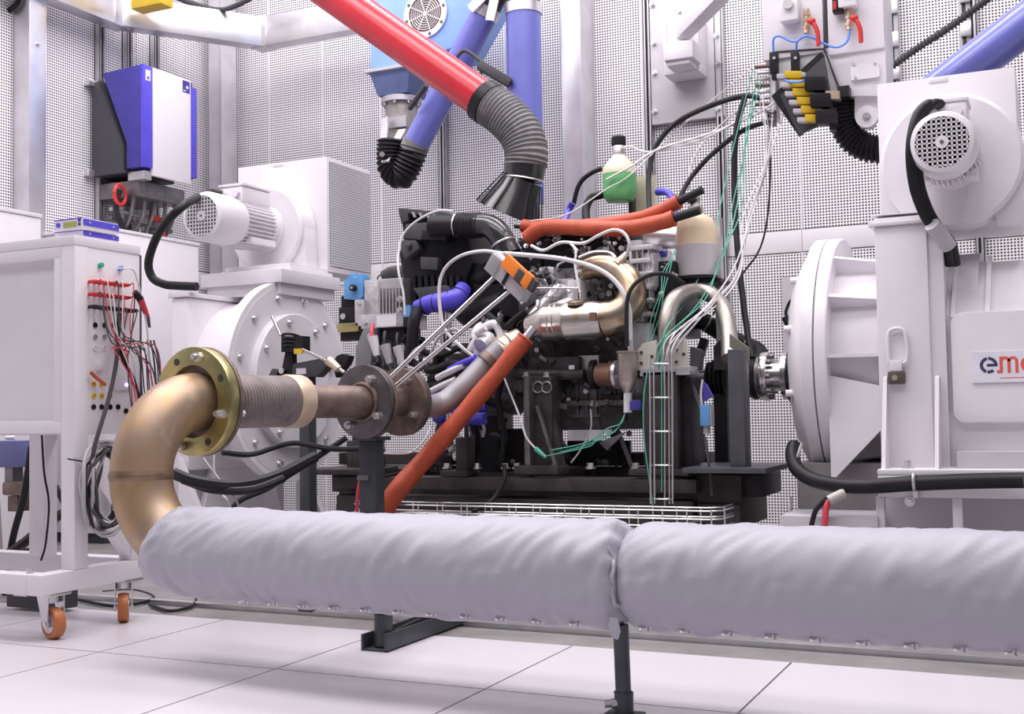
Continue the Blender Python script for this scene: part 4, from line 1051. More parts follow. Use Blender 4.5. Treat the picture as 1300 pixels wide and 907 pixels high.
M().tube([P(580, 72, YP-.16), P(590, 64, YP-.16), P(606, 74, YP-.16), P(618, 86, YP-.16), P(610, 92, YP-.16)], .010, n=8, sm=3).build('arm_loop', 'darkgrey', t)
one(M().cyl(P(541, 108, 5.15), P(520, 138, 5.2), .014, n=12), 'gas_strut', 'darkgrey', 'short dark strut between the valve flange and the diagonal blue pipe', 'strut')
# light blue fan box with grille, outlet funnel and valve
YF = 5.55
fb = thing('fan_box', 'light blue fan box with a white ringed round grille', 'fan', P(540, 95, YF))
M().prism([P(470, -60, YF), P(470, 91, YF), P(512, 84, YF), P(575, 60, YF), P(614, -10, YF), P(620, -60, YF)], (0, .35, 0)).build('housing', 'blue_light', fb, bevel=.006)
c = P(541, 18, YF); k = mpp(c)
M().lathe([(23*k, -.004), (31*k, -.004), (31*k, -.014), (23.5*k, -.014)], (c.x, YF, c.z), (0, 1, 0), n=48, cap=False).build('grille_ring', 'white', fb)
gd = M().cyl((c.x, YF-.002, c.z), (c.x, YF-.005, c.z), 23.5*k, n=48).build('fan_opening', 'rust', fb)
for j in range(1, 8): M().torus((c.x, YF-.012, c.z), (0, 1, 0), 23.5*k*j/8, .0022, n=36, k=5).build('grille_wire', 'wire_white', gd)
for j in range(4):
    a = math.pi*j/4+.3; d = V((math.cos(a), 0, math.sin(a))); M().cyl(V((c.x, YF-.012, c.z))-d*23.5*k, V((c.x, YF-.012, c.z))+d*23.5*k, .003, n=6).build('grille_spoke', 'wire_white', gd)
for j in range(8):
    a = 2*math.pi*(j+.3)/8; M().bolt((c.x+27.5*k*math.cos(a), YF-.014, c.z+27.5*k*math.sin(a)), (0, -1, 0), .006, .008).build('bolt', 'steel_dark', fb)
ov = thing('outlet_valve', 'blue square to round duct with a weathered grey valve under the fan box', 'valve', P(498, 180, 5.45))
t0, t1, t2, t3 = P(472, 94, 5.45), P(523, 94, 5.45), P(480, 122, 5.45), P(518, 122, 5.45)
M().box((t0.x-.02, 5.40, t0.z-.004), (t1.x+.02, 5.72, t0.z+.012)).build('top_flange', 'greypaint', ov)
hw, hw2 = (t1.x-t0.x)/2, (t3.x-t2.x)/2; mxx = (t0.x+t1.x)/2; yc_ = 5.55
M().hexa([(mxx-hw2, yc_-hw2, t2.z), (mxx+hw2, yc_-hw2, t2.z), (mxx+hw2, yc_+hw2, t2.z), (mxx-hw2, yc_+hw2, t2.z), (mxx-hw, yc_-hw, t0.z), (mxx+hw, yc_-hw, t0.z), (mxx+hw, yc_+hw, t0.z), (mxx-hw, yc_+hw, t0.z)]).build('transition', 'blue_steel' if 'blue_steel' in MT else 'navy_box', ov, bevel=.004)
z2 = t2.z
M().cyl((mxx, yc_, z2-.035), (mxx, yc_, z2-.005), hw2*1.18, n=32).build('flange', 'galv_dull', ov)
for j in range(8):
    a = 2*math.pi*(j+.2)/8; M().bolt((mxx+hw2*1.04*math.cos(a), yc_+hw2*1.04*math.sin(a), z2-.035), (0, 0, -1), .007, .014).build('bolt', 'bolt', ov)
zb_ = P(498, 176, 5.45).z
M().cyl((mxx, yc_, zb_), (mxx, yc_, z2-.03), hw2*.92, n=32).build('valve_body', 'weathered' if 'weathered' in MT else 'galv_dull', ov)
M().box((mxx-hw2*.5, yc_-hw2*1.02, zb_+.06), (mxx+hw2*.9, yc_-hw2*.8, zb_+.12)).build('name_plate', 'galv_dull', ov)
M().beam(P(489, 150, 5.42), P(486, 200, 5.25), .045, .01, up=(0, 1, 0)).build('lever_arm', 'galv_dull', ov)
M().beam(P(511, 165, 5.40), P(489, 206, 5.22), .045, .01, up=(0, 1, 0)).build('lever_arm', 'galv_dull', ov)
M().cyl(P(485, 196, 5.24), P(485, 196, 5.20), .014).build('pivot_bolt', 'bolt', ov)
# right blue pipe and black corrugated cable
a, b = P(1195, 113, 5.2), P(1335, 5, 5.2)
one(M().cyl(a-(b-a)*.2, b, 26*mpp(a), n=40), 'air_pipe', 'blue_pipe', 'blue pipe rising behind the plain blower box', 'pipe')
pts = [P(1130, 86, 5.9), P(1165, 61, 5.9), P(1205, 35, 5.9), P(1258, -4, 5.9)]
one(M().hose(pts, .018, .018, .004, n=12), 'corrugated_conduit', 'darkgrey', 'black corrugated conduit slanting up over the perforated wall', 'conduit')
one(M().tube([P(-8, 22, 4.4), P(6, 17, 4.4), P(22, 4, 4.4), P(24, -8, 4.4)], .014, n=8), 'ceiling_cable', 'black', 'black cable end beside the galvanised column near the wall unit', 'cable')

# swing arm on wall plate
wp = thing('swing_arm', 'white swivel arm bolted on a light grey steel wall plate', 'arm', P(870, 147, 6.17))
M().pbox(821, -30, 920, 147, 6.15, 6.185).build('wall_plate', 'plate_grey' if 'plate_grey' in MT else 'white2', wp, bevel=.003)
for px, py in ((830, 55), (831, 93), (831, 142), (910, 45), (912, 80), (862, 15), (912, 138), (828, 6)):
    q = P(px, py, 6.15); M().bolt((q.x, 6.15, q.z), (0, -1, 0), .012, .018).build('bolt', 'bolt', wp)
M().pbox(840, 22, 888, 90, 5.98, 6.15).build('pivot_box', 'white', wp, bevel=.02)
M().pbox(842, 55, 880, 72, 5.82, 5.98).build('pivot_plate', 'white2', wp, bevel=.01)
M().pbox(845, 66, 876, 80, 5.84, 5.98).build('pivot_plate', 'white2', wp, bevel=.01)
q0 = P(862, 52, 5.9)
M().cyl(P(860, 80, 5.9), P(860, 30, 5.9), .06, n=24).build('pivot_pin', 'white', wp)
M().beam(P(865, 42, 5.88), P(935, -30, 5.6), .085, .085).build('arm_tube', 'white', wp, bevel=.008)
for px in (851, 875):
    q = P(px, 20, 6.0); M().cyl((q.x, 6.0, q.z), (q.x, 6.0, 4.4), .005, n=6).build('stay_wire', 'wire_white', wp)

# ================================================================== BOOM BOX
YBX = 4.55
bo = thing('media_boom', 'white boom box with air regulators hanging from the swing arm', 'control box', P(1060, 120, YBX))
M().pbox(965, -60, 1046, 66, YBX, YBX+.22).build('left_case', 'white', bo, bevel=.004)
M().pbox(1048, -60, 1123, 60, YBX, YBX+.26).build('right_case', 'white', bo, bevel=.004)
lo_ = M(); p_ = [P(1048, 61, YBX+.01), P(1124, 56, YBX+.01), P(1126, 122, YBX+.02), P(1066, 122, YBX+.02)]
lo_.prism(p_, (0, .22, 0)).build('lower_case', 'white2', bo, bevel=.004)  # greyer white puts the shade of the underside into the colour
M().prism([P(985, 67, YBX+.01), P(1046, 63, YBX+.01), P(1066, 122, YBX+.02), P(1030, 122, YBX+.02), P(990, 118, YBX+.02)], (0, .2, 0)).build('lower_case', 'white2', bo, bevel=.003)
M().tube([P(985, 66, YBX-.002), P(1046, 62, YBX-.002), P(1065, 110, YBX)], .004, n=6, sm=0).build('edge_seal', 'darkgrey', bo)
M().tube([P(1047, -20, YBX-.002), P(1047, 62, YBX-.002)], .004, n=6, sm=0).build('edge_seal', 'darkgrey', bo)
cp = M().prism(rrect(P(1080, 102, YBX).x, P(1080, 102, YBX).z, P(1116, 78, YBX).x, P(1116, 78, YBX).z, YBX+.004, .008), (0, .01, 0)).build('cover_plate', 'white2', bo)
for px, py in ((1084, 82), (1111, 81), (1086, 99), (1113, 99)):
    q = P(px, py, YBX+.003); M().cyl(q, q+V((0, -.003, 0)), .005, n=8).build('screw', 'bolt', cp)
M().pbox(1063, 110, 1078, 122, YBX-.03, YBX+.05).build('hose_socket', 'black', bo)
M().prism([P(1085, 121, YBX+.05), P(1116, 121, YBX+.05), P(1116, 150, YBX+.05), P(1108, 163, YBX+.05), P(1093, 163, YBX+.05), P(1085, 150, YBX+.05)], (0, .02, 0)).build('hose_bracket', 'white', bo)
q = P(1101, 149, YBX+.05); M().cyl(q, q+V((0, -.015, 0)), 14*mpp(q), n=28).build('bracket_disc', 'white2', bo); M().bolt(q+V((0, -.015, 0)), (0, -1, 0), .010, .014).build('bracket_bolt', 'bolt', bo)
hpts = [P(1070, 118, YBX+.08), P(1069, 140, YBX+.08), P(1075, 166, YBX+.08), P(1092, 184, YBX+.08), P(1118, 190, YBX+.08), P(1140, 185, YBX+.08)]
one(M().hose(hpts, 16.5*mpp(hpts[0]), .017, .006, n=24), 'flexible_hose', 'black', 'black ribbed hose bending under the boom box', 'hose')
# regulators and valves on the front
def regulator(px, py, label):
    t = thing('air_regulator', label, 'regulator', P(px, py+20, YBX-.03))
    M().pbox(px-12, py-6, px+12, py+20, YBX-.06, YBX).build('body', 'white', t, bevel=.006)
    q = P(px, py+24, YBX-.03); M().lathe([(.030, .025), (.030, .005), (.018, 0)], q, (0, 0, 1), n=20).build('bowl', 'darkgrey', t)
    q = P(px, py+2, YBX-.06); M().cyl(q, q+V((0, -.015, 0)), .02, n=20).build('gauge', 'alu', t)
    M().cyl(P(px, py-6, YBX-.03), P(px, py-28, YBX-.03), .02, n=16).build('adjusting_knob', 'black', t)
    return t
regulator(1001, 4, 'white air regulator with dark bowl on the boom box')
t = regulator(1075, -14, 'round gauge regulator with black fittings at the top of the boom box')
M().pbox(1056, -4, 1070, 14, YBX-.05, YBX-.01).build('pressure_switch', 'black', t, bevel=.004)
M().cyl(P(1060, 2, YBX-.05), P(1060, 12, YBX-.05), .006).build('switch_stripe', 'red', t)
for (px, py), l in (((1024, 28), 'red lever ball valve beside the white regulator'), ((1078, 24), 'red lever ball valve under the round gauge regulator')):
    t = thing('ball_valve', l, 'valve', P(px, py+14, YBX-.02))
    M().cyl(P(px, py-16, YBX-.025), P(px, py+14, YBX-.025), .012, n=14).build('valve_body', 'sleeve', t)
    for j in (-12, -4, 5): M().cyl(P(px, py+j, YBX-.025), P(px, py+j+4, YBX-.025), .016, n=6).build('valve_nut', 'sleeve', t)
    M().tube([P(px+2, py-2, YBX-.05), P(px+9, py+2, YBX-.055), P(px+14, py+14, YBX-.055), P(px+15, py+30, YBX-.055)], .009, n=8, sm=4).build('lever', 'red', t)
    M().ball(P(px+7, py-1, YBX-.055), .014).build('lever_hub', 'red', t)
one(M().tube([P(982, 66, YBX-.02), P(982, 50, YBX-.03), P(990, 46, YBX-.03), P(1008, 53, YBX-.03), P(1024, 44, YBX-.03)], .0045, n=8), 'air_tube', 'blue_tube', 'thin blue air tube from the regulator valve to the outer black coupling', 'tube')
one(M().tube([P(1011, 64, YBX-.02), P(1013, 52, YBX-.035), P(1026, 46, YBX-.035), P(1045, 55, YBX-.035), P(1062, 60, YBX-.035), P(1075, 53, YBX-.035), P(1079, 38, YBX-.03)], .0045, n=8), 'air_tube', 'blue_tube', 'thin blue air tube sagging between the two red lever valves', 'tube')
for px, l in ((982, 'outer'), (1009, 'inner')):
    t = thing('quick_coupling', '%s black quick coupling with a white hose under the boom box' % l, 'coupling', P(px, 95, YBX-.03))
    M().pbox(px-6, 66, px+5, 92, YBX-.045, YBX-.005).build('body', 'black', t, bevel=.006)
    M().pbox(px-3, 92, px+4, 100, YBX-.04, YBX-.01).build('nose', 'black', t, bevel=.004)
    q = P(px+1, 74, YBX-.045); M().cyl(q, q+V((0, -.006, 0)), .006, n=10).build('release_button', 'alu', t)
# connector block with yellow plugs
k = mpp(P(1020, 120, YBX-.08)); cbk = thing('connector_block', 'tilted black block with yellow connectors under the boom box', 'connector', P(1012, 172, YBX-.06))
m = M(); yq = YBX-.03
m.prism([P(979, 122, yq), P(1042, 66, yq), P(1046, 70, yq), P(990, 122, yq), P(1030, 158, yq), P(1014, 173, yq)], (0, .02, 0)).build('back_frame', 'black', cbk)
M().prism([P(990, 121, yq-.004), P(1046, 72, yq-.004), P(1060, 150, yq-.004), P(1014, 171, yq-.004)], (0, .015, 0)).build('back_plate', 'darkgrey', cbk)
e1 = (P(1022, 100, yq)-P(990, 124, yq)).normalized(); e2 = (P(1034, 150, yq)-P(1008, 92, yq)).normalized()
for j in range(6):
    c = P(1008+5.2*j, 96+11*j, yq-.03)
    M().obox(c, CR*(11*k), CU*(4.6*k), V((0, .02, 0))).build('yellow_connector', 'yellow', cbk, bevel=.003)
    M().obox(c-CR*(15*k)-CU*(2*k), CR*(6*k), CU*(3*k), V((0, .018, 0))).build('connector_tail', 'greypaint', cbk, bevel=.003)
    M().obox(c+CR*(13*k), CR*(3*k), CU*(3*k), V((0, .02, 0))).build('connector_tip', 'plastic_clear', cbk, bevel=.003)
for j in range(3):
    c = P(1036+7*j, 108+21*j, yq-.03); M().obox(c, CR*(13*k), CU*(9*k), V((0, .03, 0))).build('relay_module', 'black', cbk, bevel=.005)
M().obox(P(1058, 122, yq-.01), CR*(9*k), CU*(5*k), V((0, .02, 0))).build('clamp_nut', 'sleeve', cbk)
M().obox(P(1058, 152, yq-.01), CR*(4*k), CU*(14*k), V((0, .02, 0))).build('lower_tab', 'black', cbk)
one(M().tube([P(990, 95, YBX-.06), P(1000, 103, YBX-.09), P(1015, 104, YBX-.10), P(1026, 100, YBX-.08)], .005, n=8), 'air_tube', 'blue_tube', 'short blue tube lying over the yellow connectors', 'tube')
# bank of small fittings at the left of the boom box
ft = thing('fitting_manifold', 'manifold of small silver hose fittings beside the boom box', 'manifold', P(970, 140, YBX+.05))
M().pbox(975, 68, 986, 150, YBX+.02, YBX+.1).build('manifold_block', 'white2', ft, bevel=.004)
for j in range(8):
    y = 84+8*j; M().cyl(P(977, y, YBX+.02), P(958+3*(j % 3), y+1, YBX+.0), .008, n=10).build('fitting', 'alu' if j % 3 else 'rust', ft)
for j in range(4):
    M().cyl(P(976+3*(j % 2), 142+5*j, YBX), P(984, 143+5*j, YBX-.02), .009, n=8).build('fitting', 'steel_dark', ft)

# ================================================================== ENGINE TEST FRAME
fr = thing('engine_test_stand', 'dark steel test stand with uprights carrying the engine', 'stand', P(650, 668, 4.1)*1)
def fb_(nm, mt, *a, bevel=.004): return M().pbox(*a).build(nm, mt, fr, bevel=bevel)
fb_('front_beam', 'frame_dark', 421, 605, 884, 627, 3.86, 3.98)
fb_('lower_beam', 'frame_dark', 427, 629, 880, 672, 3.88, 4.00)
fb_('rear_beam', 'frame_dark', 430, 575, 900, 592, 4.62, 4.74)
fb_('rear_beam', 'frame_dark', 430, 592, 900, 640, 4.63, 4.73)
fb_('cross_beam', 'frame_dark', 421, 600, 460, 625, 3.99, 4.62)
fb_('cross_beam', 'frame_dark', 848, 600, 880, 625, 3.99, 4.62)
fb_('cross_beam', 'frame_dark', 640, 600, 680, 625, 3.99, 4.62)
for px, Y0 in ((440, 3.89), (640, 3.89), (850, 3.89), (440, 4.64), (850, 4.64)):
    q = P(px, 670, Y0); z1 = P(px, 640, Y0).z
    M().box((q.x-.05, Y0, .02), (q.x+.05, Y0+.09, z1)).build('stand_leg', 'frame_dark', fr, bevel=.004)
    M().box((q.x-.09, Y0-.03, .008), (q.x+.09, Y0+.12, .022)).build('foot_plate', 'frame_dark', fr, bevel=.003)
fb_('left_shelf', 'frame_dark', 383, 596, 462, 604, 3.84, 4.10)
fb_('packer_plate', 'frame_dark', 652, 592, 708, 603, 3.86, 3.97)
fb_('packer_plate', 'frame_dark', 798, 596, 874, 605, 3.86, 3.97)
fb_('packer_plate', 'frame_dark', 558, 598, 592, 606, 3.86, 3.97)
fb_('right_shelf', 'frame_grey', 866, 594, 972, 602, 3.80, 4.20)
fb_('right_block', 'frame_dark', 884, 603, 942, 664, 3.92, 4.25)
fb_('right_block', 'black', 940, 603, 968, 632, 3.95, 4.25)
fb_('right_leg', 'frame_dark', 885, 640, 940, 672, 3.9, 4.3)
fb_('upright', 'frame_dark', 578, 556, 593, 600, 3.87, 3.94)
fb_('upright', 'frame_grey', 588, 505, 592, 600, 3.93, 3.96)
u1 = fb_('upright', 'steel_dark', 664, 478, 673, 593, 3.88, 3.96, bevel=.002)
fb_('upright', 'frame_dark', 673, 478, 702, 593, 3.92, 4.02)
fb_('upright', 'frame_dark', 815, 472, 862, 598, 3.88, 3.99)
fb_('upright', 'black', 862, 480, 880, 598, 3.92, 4.08)
fb_('upright', 'frame_grey', 923, 444, 947, 597, 3.84, 3.92)
fb_('upright', 'black', 905, 500, 925, 597, 4.25, 4.35)
fb_('upright', 'frame_dark', 440, 560, 480, 600, 4.0, 4.06)
fb_('upright', 'frame_dark', 630, 520, 640, 600, 4.5, 4.6)
fb_('upright', 'frame_dark', 545, 560, 560, 600, 4.5, 4.6)
M().prism([P(702, 515, 3.93), P(716, 592, 3.93), P(702, 592, 3.93)], (0, .02, 0)).build('gusset', 'frame_dark', fr)
M().beam(P(682, 515, 3.90), P(706, 592, 3.90), .012, .012).build('brace', 'steel_dark', fr)
M().beam(P(702, 545, 4.5), P(720, 575, 4.5), .03, .02).build('brace', 'black', fr)
M().beam(P(775, 535, 4.3), P(800, 600, 4.3), .05, .03).build('brace', 'black', fr)
M().beam(P(870, 472, 3.95), P(892, 520, 3.95), .012, .012).build('brace', 'steel_dark', fr)
M().beam(P(895, 430, 4.35), P(883, 470, 4.35), .03, .03).build('brace', 'black', fr)
for px, py, Y in ((683, 492, 3.92), (694, 492, 3.92)):
    q = P(px, py, Y); M().torus((q.x, Y-.002, q.z), (0, 1, 0), .020, .0035, n=24, k=6).build('hole_rim', 'steel_dark', fr)
for px in (655, 703, 640, 604, 806, 858, 893, 748, 566):
    q = P(px, 594, 3.9); M().bolt((q.x, 3.91, q.z-.004), (0, 0, 1), .012, .02).build('bolt', 'bolt', fr)
for px in (668, 694):
    q = P(px, 478, 3.93); M().bolt((q.x, 3.93, q.z-.003), (0, 0, 1), .011, .018).build('bolt', 'bolt', fr)
M().pbox(596, 510, 634, 600, 4.35, 4.37).build('shield_panel', 'black', fr)
M().pbox(640, 545, 672, 600, 4.4, 4.42).build('shield_panel', 'black', fr)
M().pbox(720, 560, 800, 592, 4.55, 4.57).build('shield_panel', 'black', fr)
M().prism([P(760, 562, 4.2), P(795, 548, 4.2), P(770, 572, 4.2)], (0, .01, 0)).build('guide_plate', 'alu', fr)
for a0, y0, b0, y1 in ((806, 436, 835, 470), (853, 430, 873, 470)):     # mount plates
    M().prism([P(a0, y1, 3.90), P(a0, y0+14, 3.90), P((a0*2+b0)/3, y0, 3.90), P(b0-2, y0-4 if a0 < 830 else y0, 3.90), P(b0, y1, 3.90)], (0, .014, 0)).build('mount_plate', 'mount_cream', fr, bevel=.002)
    for dx, dy in ((.28, .35), (.28, .75), (.75, .5)):
        q = P(a0+(b0-a0)*dx, y0+(y1-y0)*dy, 3.90); M().cyl(q, q+V((0, -.003, 0)), .006, n=10).build('mount_hole', 'gap', fr)
M().pbox(812, 467, 876, 476, 3.88, 4.0).build('mount_bar', 'alu', fr, bevel=.003)
M().prism([P(876, 470, 3.98), P(876, 440, 3.98), P(890, 445, 3.98), P(887, 470, 3.98)], (0, .05, 0)).build('mount_bracket', 'frame_grey', fr)
M().prism([P(906, 470, 4.2), P(906, 440, 4.2), P(918, 428, 4.2), P(926, 430, 4.2), P(926, 470, 4.2)], (0, .02, 0)).build('guard_plate', 'engine_dark', fr)
M().prism([P(926, 447, 3.92), P(926, 424, 3.92), P(950, 442, 3.92), P(950, 458, 3.92)], (0, .02, 0)).build('guard_plate', 'mount_olive', fr)
# hoop of bent tube over the mount
hp = [P(846, 462, 3.95), P(846, 420, 3.96), P(849, 395, 3.99), P(860, 377, 4.05), P(885, 370, 4.15), P(908, 378, 4.15), P(921, 400, 4.05), P(926, 430, 3.98), P(927, 455, 3.93)]
one(M().tube(hp, .030, n=20), 'tube_hoop', 'hoop_steel', 'bent bare steel tube hoop between the frame mount and the grey upright', 'hoop')

# ================================================================== ENGINE
en = thing('engine', 'combustion engine with catalytic converter mounted in the dark frame', 'engine', P(700, 592, 4.3))
def eb_(nm, mt, *a, bevel=.006): return M().pbox(*a).build(nm, mt, en, bevel=bevel)
eb_('engine_block', 'engine_dark', 606, 432, 812, 500, 4.12, 4.6, bevel=.012)
eb_('crankcase', 'engine_mid', 690, 484, 812, 530, 4.08, 4.5, bevel=.012)
eb_('oil_sump', 'engine_mid', 700, 520, 762, 546, 4.12, 4.45, bevel=.015)
eb_('bell_housing', 'engine_dark', 760, 500, 815, 545, 4.06, 4.5, bevel=.015)
eb_('cylinder_head', 'engine_mid', 655, 345, 800, 440, 4.2, 4.6, bevel=.01)
eb_('valve_cover', 'black', 660, 302, 800, 348, 4.24, 4.6, bevel=.015)
for i in range(7): eb_('cover_rib', 'black', 670+18*i, 297, 676+18*i, 305, 4.26, 4.58, bevel=.003)
eb_('gearbox_casting', 'castalu', 797, 305, 818, 420, 4.12, 4.5, bevel=.012)
eb_('gearbox_casting', 'castalu', 816, 320, 831, 365, 4.10, 4.45, bevel=.012)
eb_('gearbox_casting', 'castalu', 800, 410, 826, 470, 4.10, 4.45, bevel=.015)
for i in range(6): eb_('casting_rib', 'castalu', 799, 312+17*i, 829-3*(i % 2), 316+17*i, 4.085, 4.2, bevel=.003)
for i in range(4): eb_('casting_rib', 'castalu', 801+7*i, 310, 804+7*i, 415-8*i, 4.09, 4.2, bevel=.003)
eb_('clutch_housing', 'black', 828, 332, 858, 425, 4.15, 4.5, bevel=.015)
M().cyl(P(822, 300, 4.35), P(862, 302, 4.35), 18*mpp(P(830, 300, 4.35)), 14*mpp(P(830, 300, 4.35)), n=28).build('transmission_cone', 'alu', en)
M().cyl(P(838, 322, 4.2), P(846, 322, 4.2), .014, n=10).build('blue_cap', 'blue', en)
# ribs and webs on the crankcase
for i in range(9): eb_('crankcase_rib', 'engine_mid', 695+12*i, 487, 698+12*i, 527, 4.065, 4.2, bevel=.002)
eb_('crankcase_seam', 'engine_mid', 690, 510, 812, 514, 4.05, 4.2, bevel=.002)
M().cyl(P(655, 476, 4.0), P(742, 476, 4.0), 7*mpp(P(700, 476, 4.0)), n=16).build('side_pipe', 'engine_dark', en)
eb_('side_plate', 'engine_dark', 665, 455, 735, 470, 4.0, 4.12)
eb_('heat_plate', 'alu', 734, 452, 760, 474, 4.03, 4.05, bevel=.002)
eb_('sump_label', 'white', 722, 464, 729, 471, 3.995, 4.0, bevel=0)
# catalytic converter
YC = 3.98
def cpx(px, py): return P(px, py, YC)
k = mpp(cpx(730, 408))
cc = M().lathe([(.030, -.075), (19*k, -.03), (23*k, -.005), (24.5*k, .01), (24.5*k, .085), (25.5*k, .09), (25.5*k, .10), (24.5*k, .105), (24.5*k, .20), (22*k, .235)], cpx(692, 411), cpx(780, 405)-cpx(692, 411), n=48).build('catalytic_converter', 'cat_steel', en)
for t_ in (.035, .055): M().torus(cpx(692, 411)+(cpx(780, 405)-cpx(692, 411)).normalized()*t_, cpx(780, 405)-cpx(692, 411), 24.5*k, .0022, n=48, k=6).build('bead', 'cat_steel', cc)
M().tube([cpx(768, 406), cpx(783, 402), P(797, 390, YC+.01), P(803, 372, YC+.02), P(797, 354, YC+.04), P(782, 342, YC+.06), P(762, 338, YC+.08), P(742, 342, YC+.1)], 20*k, n=28,
         rf=lambda S, t: (23-8*min(1, t*1.4))*k).build('exhaust_bend', 'cat_hot', en)
M().tube([cpx(760, 424), cpx(783, 419), cpx(797, 408), cpx(803, 392)], .004, n=8).build('weld_seam', 'steel', cc)
M().beam(cpx(688, 430), cpx(728, 427), .012, .006).build('support_strip', 'alu', en)
M().tube([cpx(668, 418), cpx(680, 424), cpx(688, 430)], .014, n=10).build('clamp_bracket', 'castalu', en)
M().cyl(cpx(672, 424), cpx(690, 414), .022, .040, n=24).build('outlet_neck', 'cat_steel', en)
q = cpx(736, 386)+V((0, -.03, -.004))
ls = M().lathe([(.034, 0), (.034, .012), (.026, .016)], q, (0, -.2, 1), n=24).build('sensor_boss', 'cat_hot', en)
M().cyl(q, q+V((0, -.012, .055)), .012, n=6).build('lambda_sensor', 'steel', ls)
M().pbox(748, 397, 756, 407, YC-.115, YC-.10).build('type_plate', 'brown', cc)
# heat shield / electronics in the middle
eb_('control_module', 'alu', 703, 372, 724, 402, 4.08, 4.2)
eb_('control_module', 'wire_white', 720, 356, 738, 400, 4.03, 4.2)
eb_('ignition_cover', 'alu', 700, 355, 738, 372, 4.1, 4.25)
eb_('coolant_flange', 'castalu', 684, 340, 704, 400, 4.08, 4.25)
M().cyl(P(675, 408, 4.02), P(712, 365, 4.08), .030, n=16).build('egr_pipe', 'alu', en)
M().cyl(P(706, 395, 4.03), P(734, 385, 4.03), .034, n=20).build('pump_body', 'castalu', en)
M().cyl(P(640, 366, 4.0), P(737, 366, 4.0), .004, n=8).build('fuel_line', 'steel', en)
eb_('shield_plate', 'darkgrey', 735, 320, 775, 338, 4.06, 4.2)
M().tube([P(735, 327, 4.05), P(755, 320, 4.05), P(776, 322, 4.05), P(785, 335, 4.02)], .006, n=8).build('shield_edge', 'alu', en)
M().cyl(P(783, 335, 4.0), P(796, 322, 4.02), .016, .010, n=10).build('sensor_plug', 'sleeve', en)
# oil filter
M().cyl(P(762, 476, 4.02), P(782, 476, 4.0), 15*k, n=28).build('oil_filter', 'brown', en)
M().lathe([(12*k, 0), (19*k, 0), (19*k, .02), (12*k, .02)], P(752, 476, 4.03), (1, 0, 0), n=28).build('filter_seat', 'black', en)
M().lathe([(8*k, 0), (18*k, 0), (18*k, .012), (8*k, .012)], P(781, 476, 4.0), (1, 0, 0), n=28).build('filter_ring', 'alu', en)
# air filter box
ab = M().prism([P(507, 267, 4.2), P(516, 266, 4.2), P(560, 271, 4.2), P(582, 276, 4.2), P(592, 300, 4.2), P(600, 335, 4.2), P(592, 352, 4.2), P(592, 385, 4.2), P(572, 397, 4.2), P(535, 393, 4.2), P(520, 378, 4.2), P(510, 345, 4.2), P(506, 322, 4.2), P(512, 302, 4.2)], (0, .32, 0)).build('air_filter_box', 'black', en, bevel=.012)
M().prism([P(505, 264, 4.17), P(560, 269, 4.17), P(583, 275, 4.17), P(583, 281, 4.17), P(560, 276, 4.17), P(518, 271, 4.17), P(518, 280, 4.17), P(509, 283, 4.17)], (0, .36, 0)).build('filter_lid_rim', 'darkgrey', ab, bevel=.003)
for i in range(5): M().prism([P(522+9*i, 269+i, 4.165), P(526+9*i, 269.5+i, 4.165), P(528+9*i, 276+i, 4.165), P(525+9*i, 276+i, 4.165)], (0, .02, 0)).build('lid_clip', 'alu', ab)
M().prism([P(514, 284, 4.16), P(545, 282, 4.16), P(552, 296, 4.16), P(532, 305, 4.16), P(514, 303, 4.16)], (0, .06, 0)).build('filter_panel', 'darkgrey', ab, bevel=.008)
M().prism([P(536, 292, 4.13), P(566, 294, 4.13), P(566, 306, 4.13), P(534, 304, 4.13)], (0, .08, 0)).build('filter_panel', 'black', ab, bevel=.006)
M().prism([P(510, 305, 4.16), P(528, 305, 4.16), P(532, 316, 4.16), P(514, 330, 4.16), P(508, 318, 4.16)], (0, .06, 0)).build('filter_panel', 'darkgrey', ab, bevel=.006)
M().prism([P(533, 326, 4.15), P(556, 327, 4.15), P(555, 343, 4.15), P(534, 342, 4.15)], (0, .06, 0)).build('filter_panel', 'darkgrey', ab, bevel=.006)
for i in range(8): M().prism([P(522+8*i, 350, 4.175), P(527+8*i, 350, 4.175), P(528+8*i, 384, 4.175), P(524+8*i, 384, 4.175)], (0, .03, 0)).build('filter_rib', 'black', ab)
M().prism([P(524, 366, 4.16), P(566, 362, 4.16), P(576, 372, 4.16), P(570, 384, 4.16), P(534, 382, 4.16)], (0, .05, 0)).build('lower_tray', 'darkgrey', ab, bevel=.004)
M().ball(P(519, 312, 4.15), .014).build('filter_nub', 'darkgrey', ab)
kk = mpp(P(560, 288, 4.15))
M().tube([P(548, 287, 4.14), P(565, 287, 4.14), P(580, 287, 4.14)], 13.5*kk, n=28).build('intake_stub', 'black', en)
M().torus(P(581, 287, 4.14), (1, 0, 0), 14.5*kk, .005, n=32, k=6).build('hose_clamp', 'alu', en)
M().hose([P(582, 287, 4.14), P(596, 287, 4.14), P(612, 286, 4.14)], 15.5*kk, .014, .003, n=28).build('intake_bellows', 'black', en)
M().tube([P(608, 286, 4.14), P(622, 288, 4.13), P(634, 298, 4.12), P(643, 316, 4.12), P(648, 325, 4.12)], 15*kk, n=28).build('intake_elbow', 'black_gloss', en)
M().torus(P(639, 310, 4.12), P(645, 322, 4.12)-P(634, 298, 4.12), 15.5*kk, .005, n=28, k=6).build('hose_clamp', 'alu', en)
M().tube([P(590, 350, 4.3), P(610, 355, 4.28), P(632, 345, 4.25), P(646, 325, 4.2)], 19*kk, n=24).build('charge_hose', 'black', en)
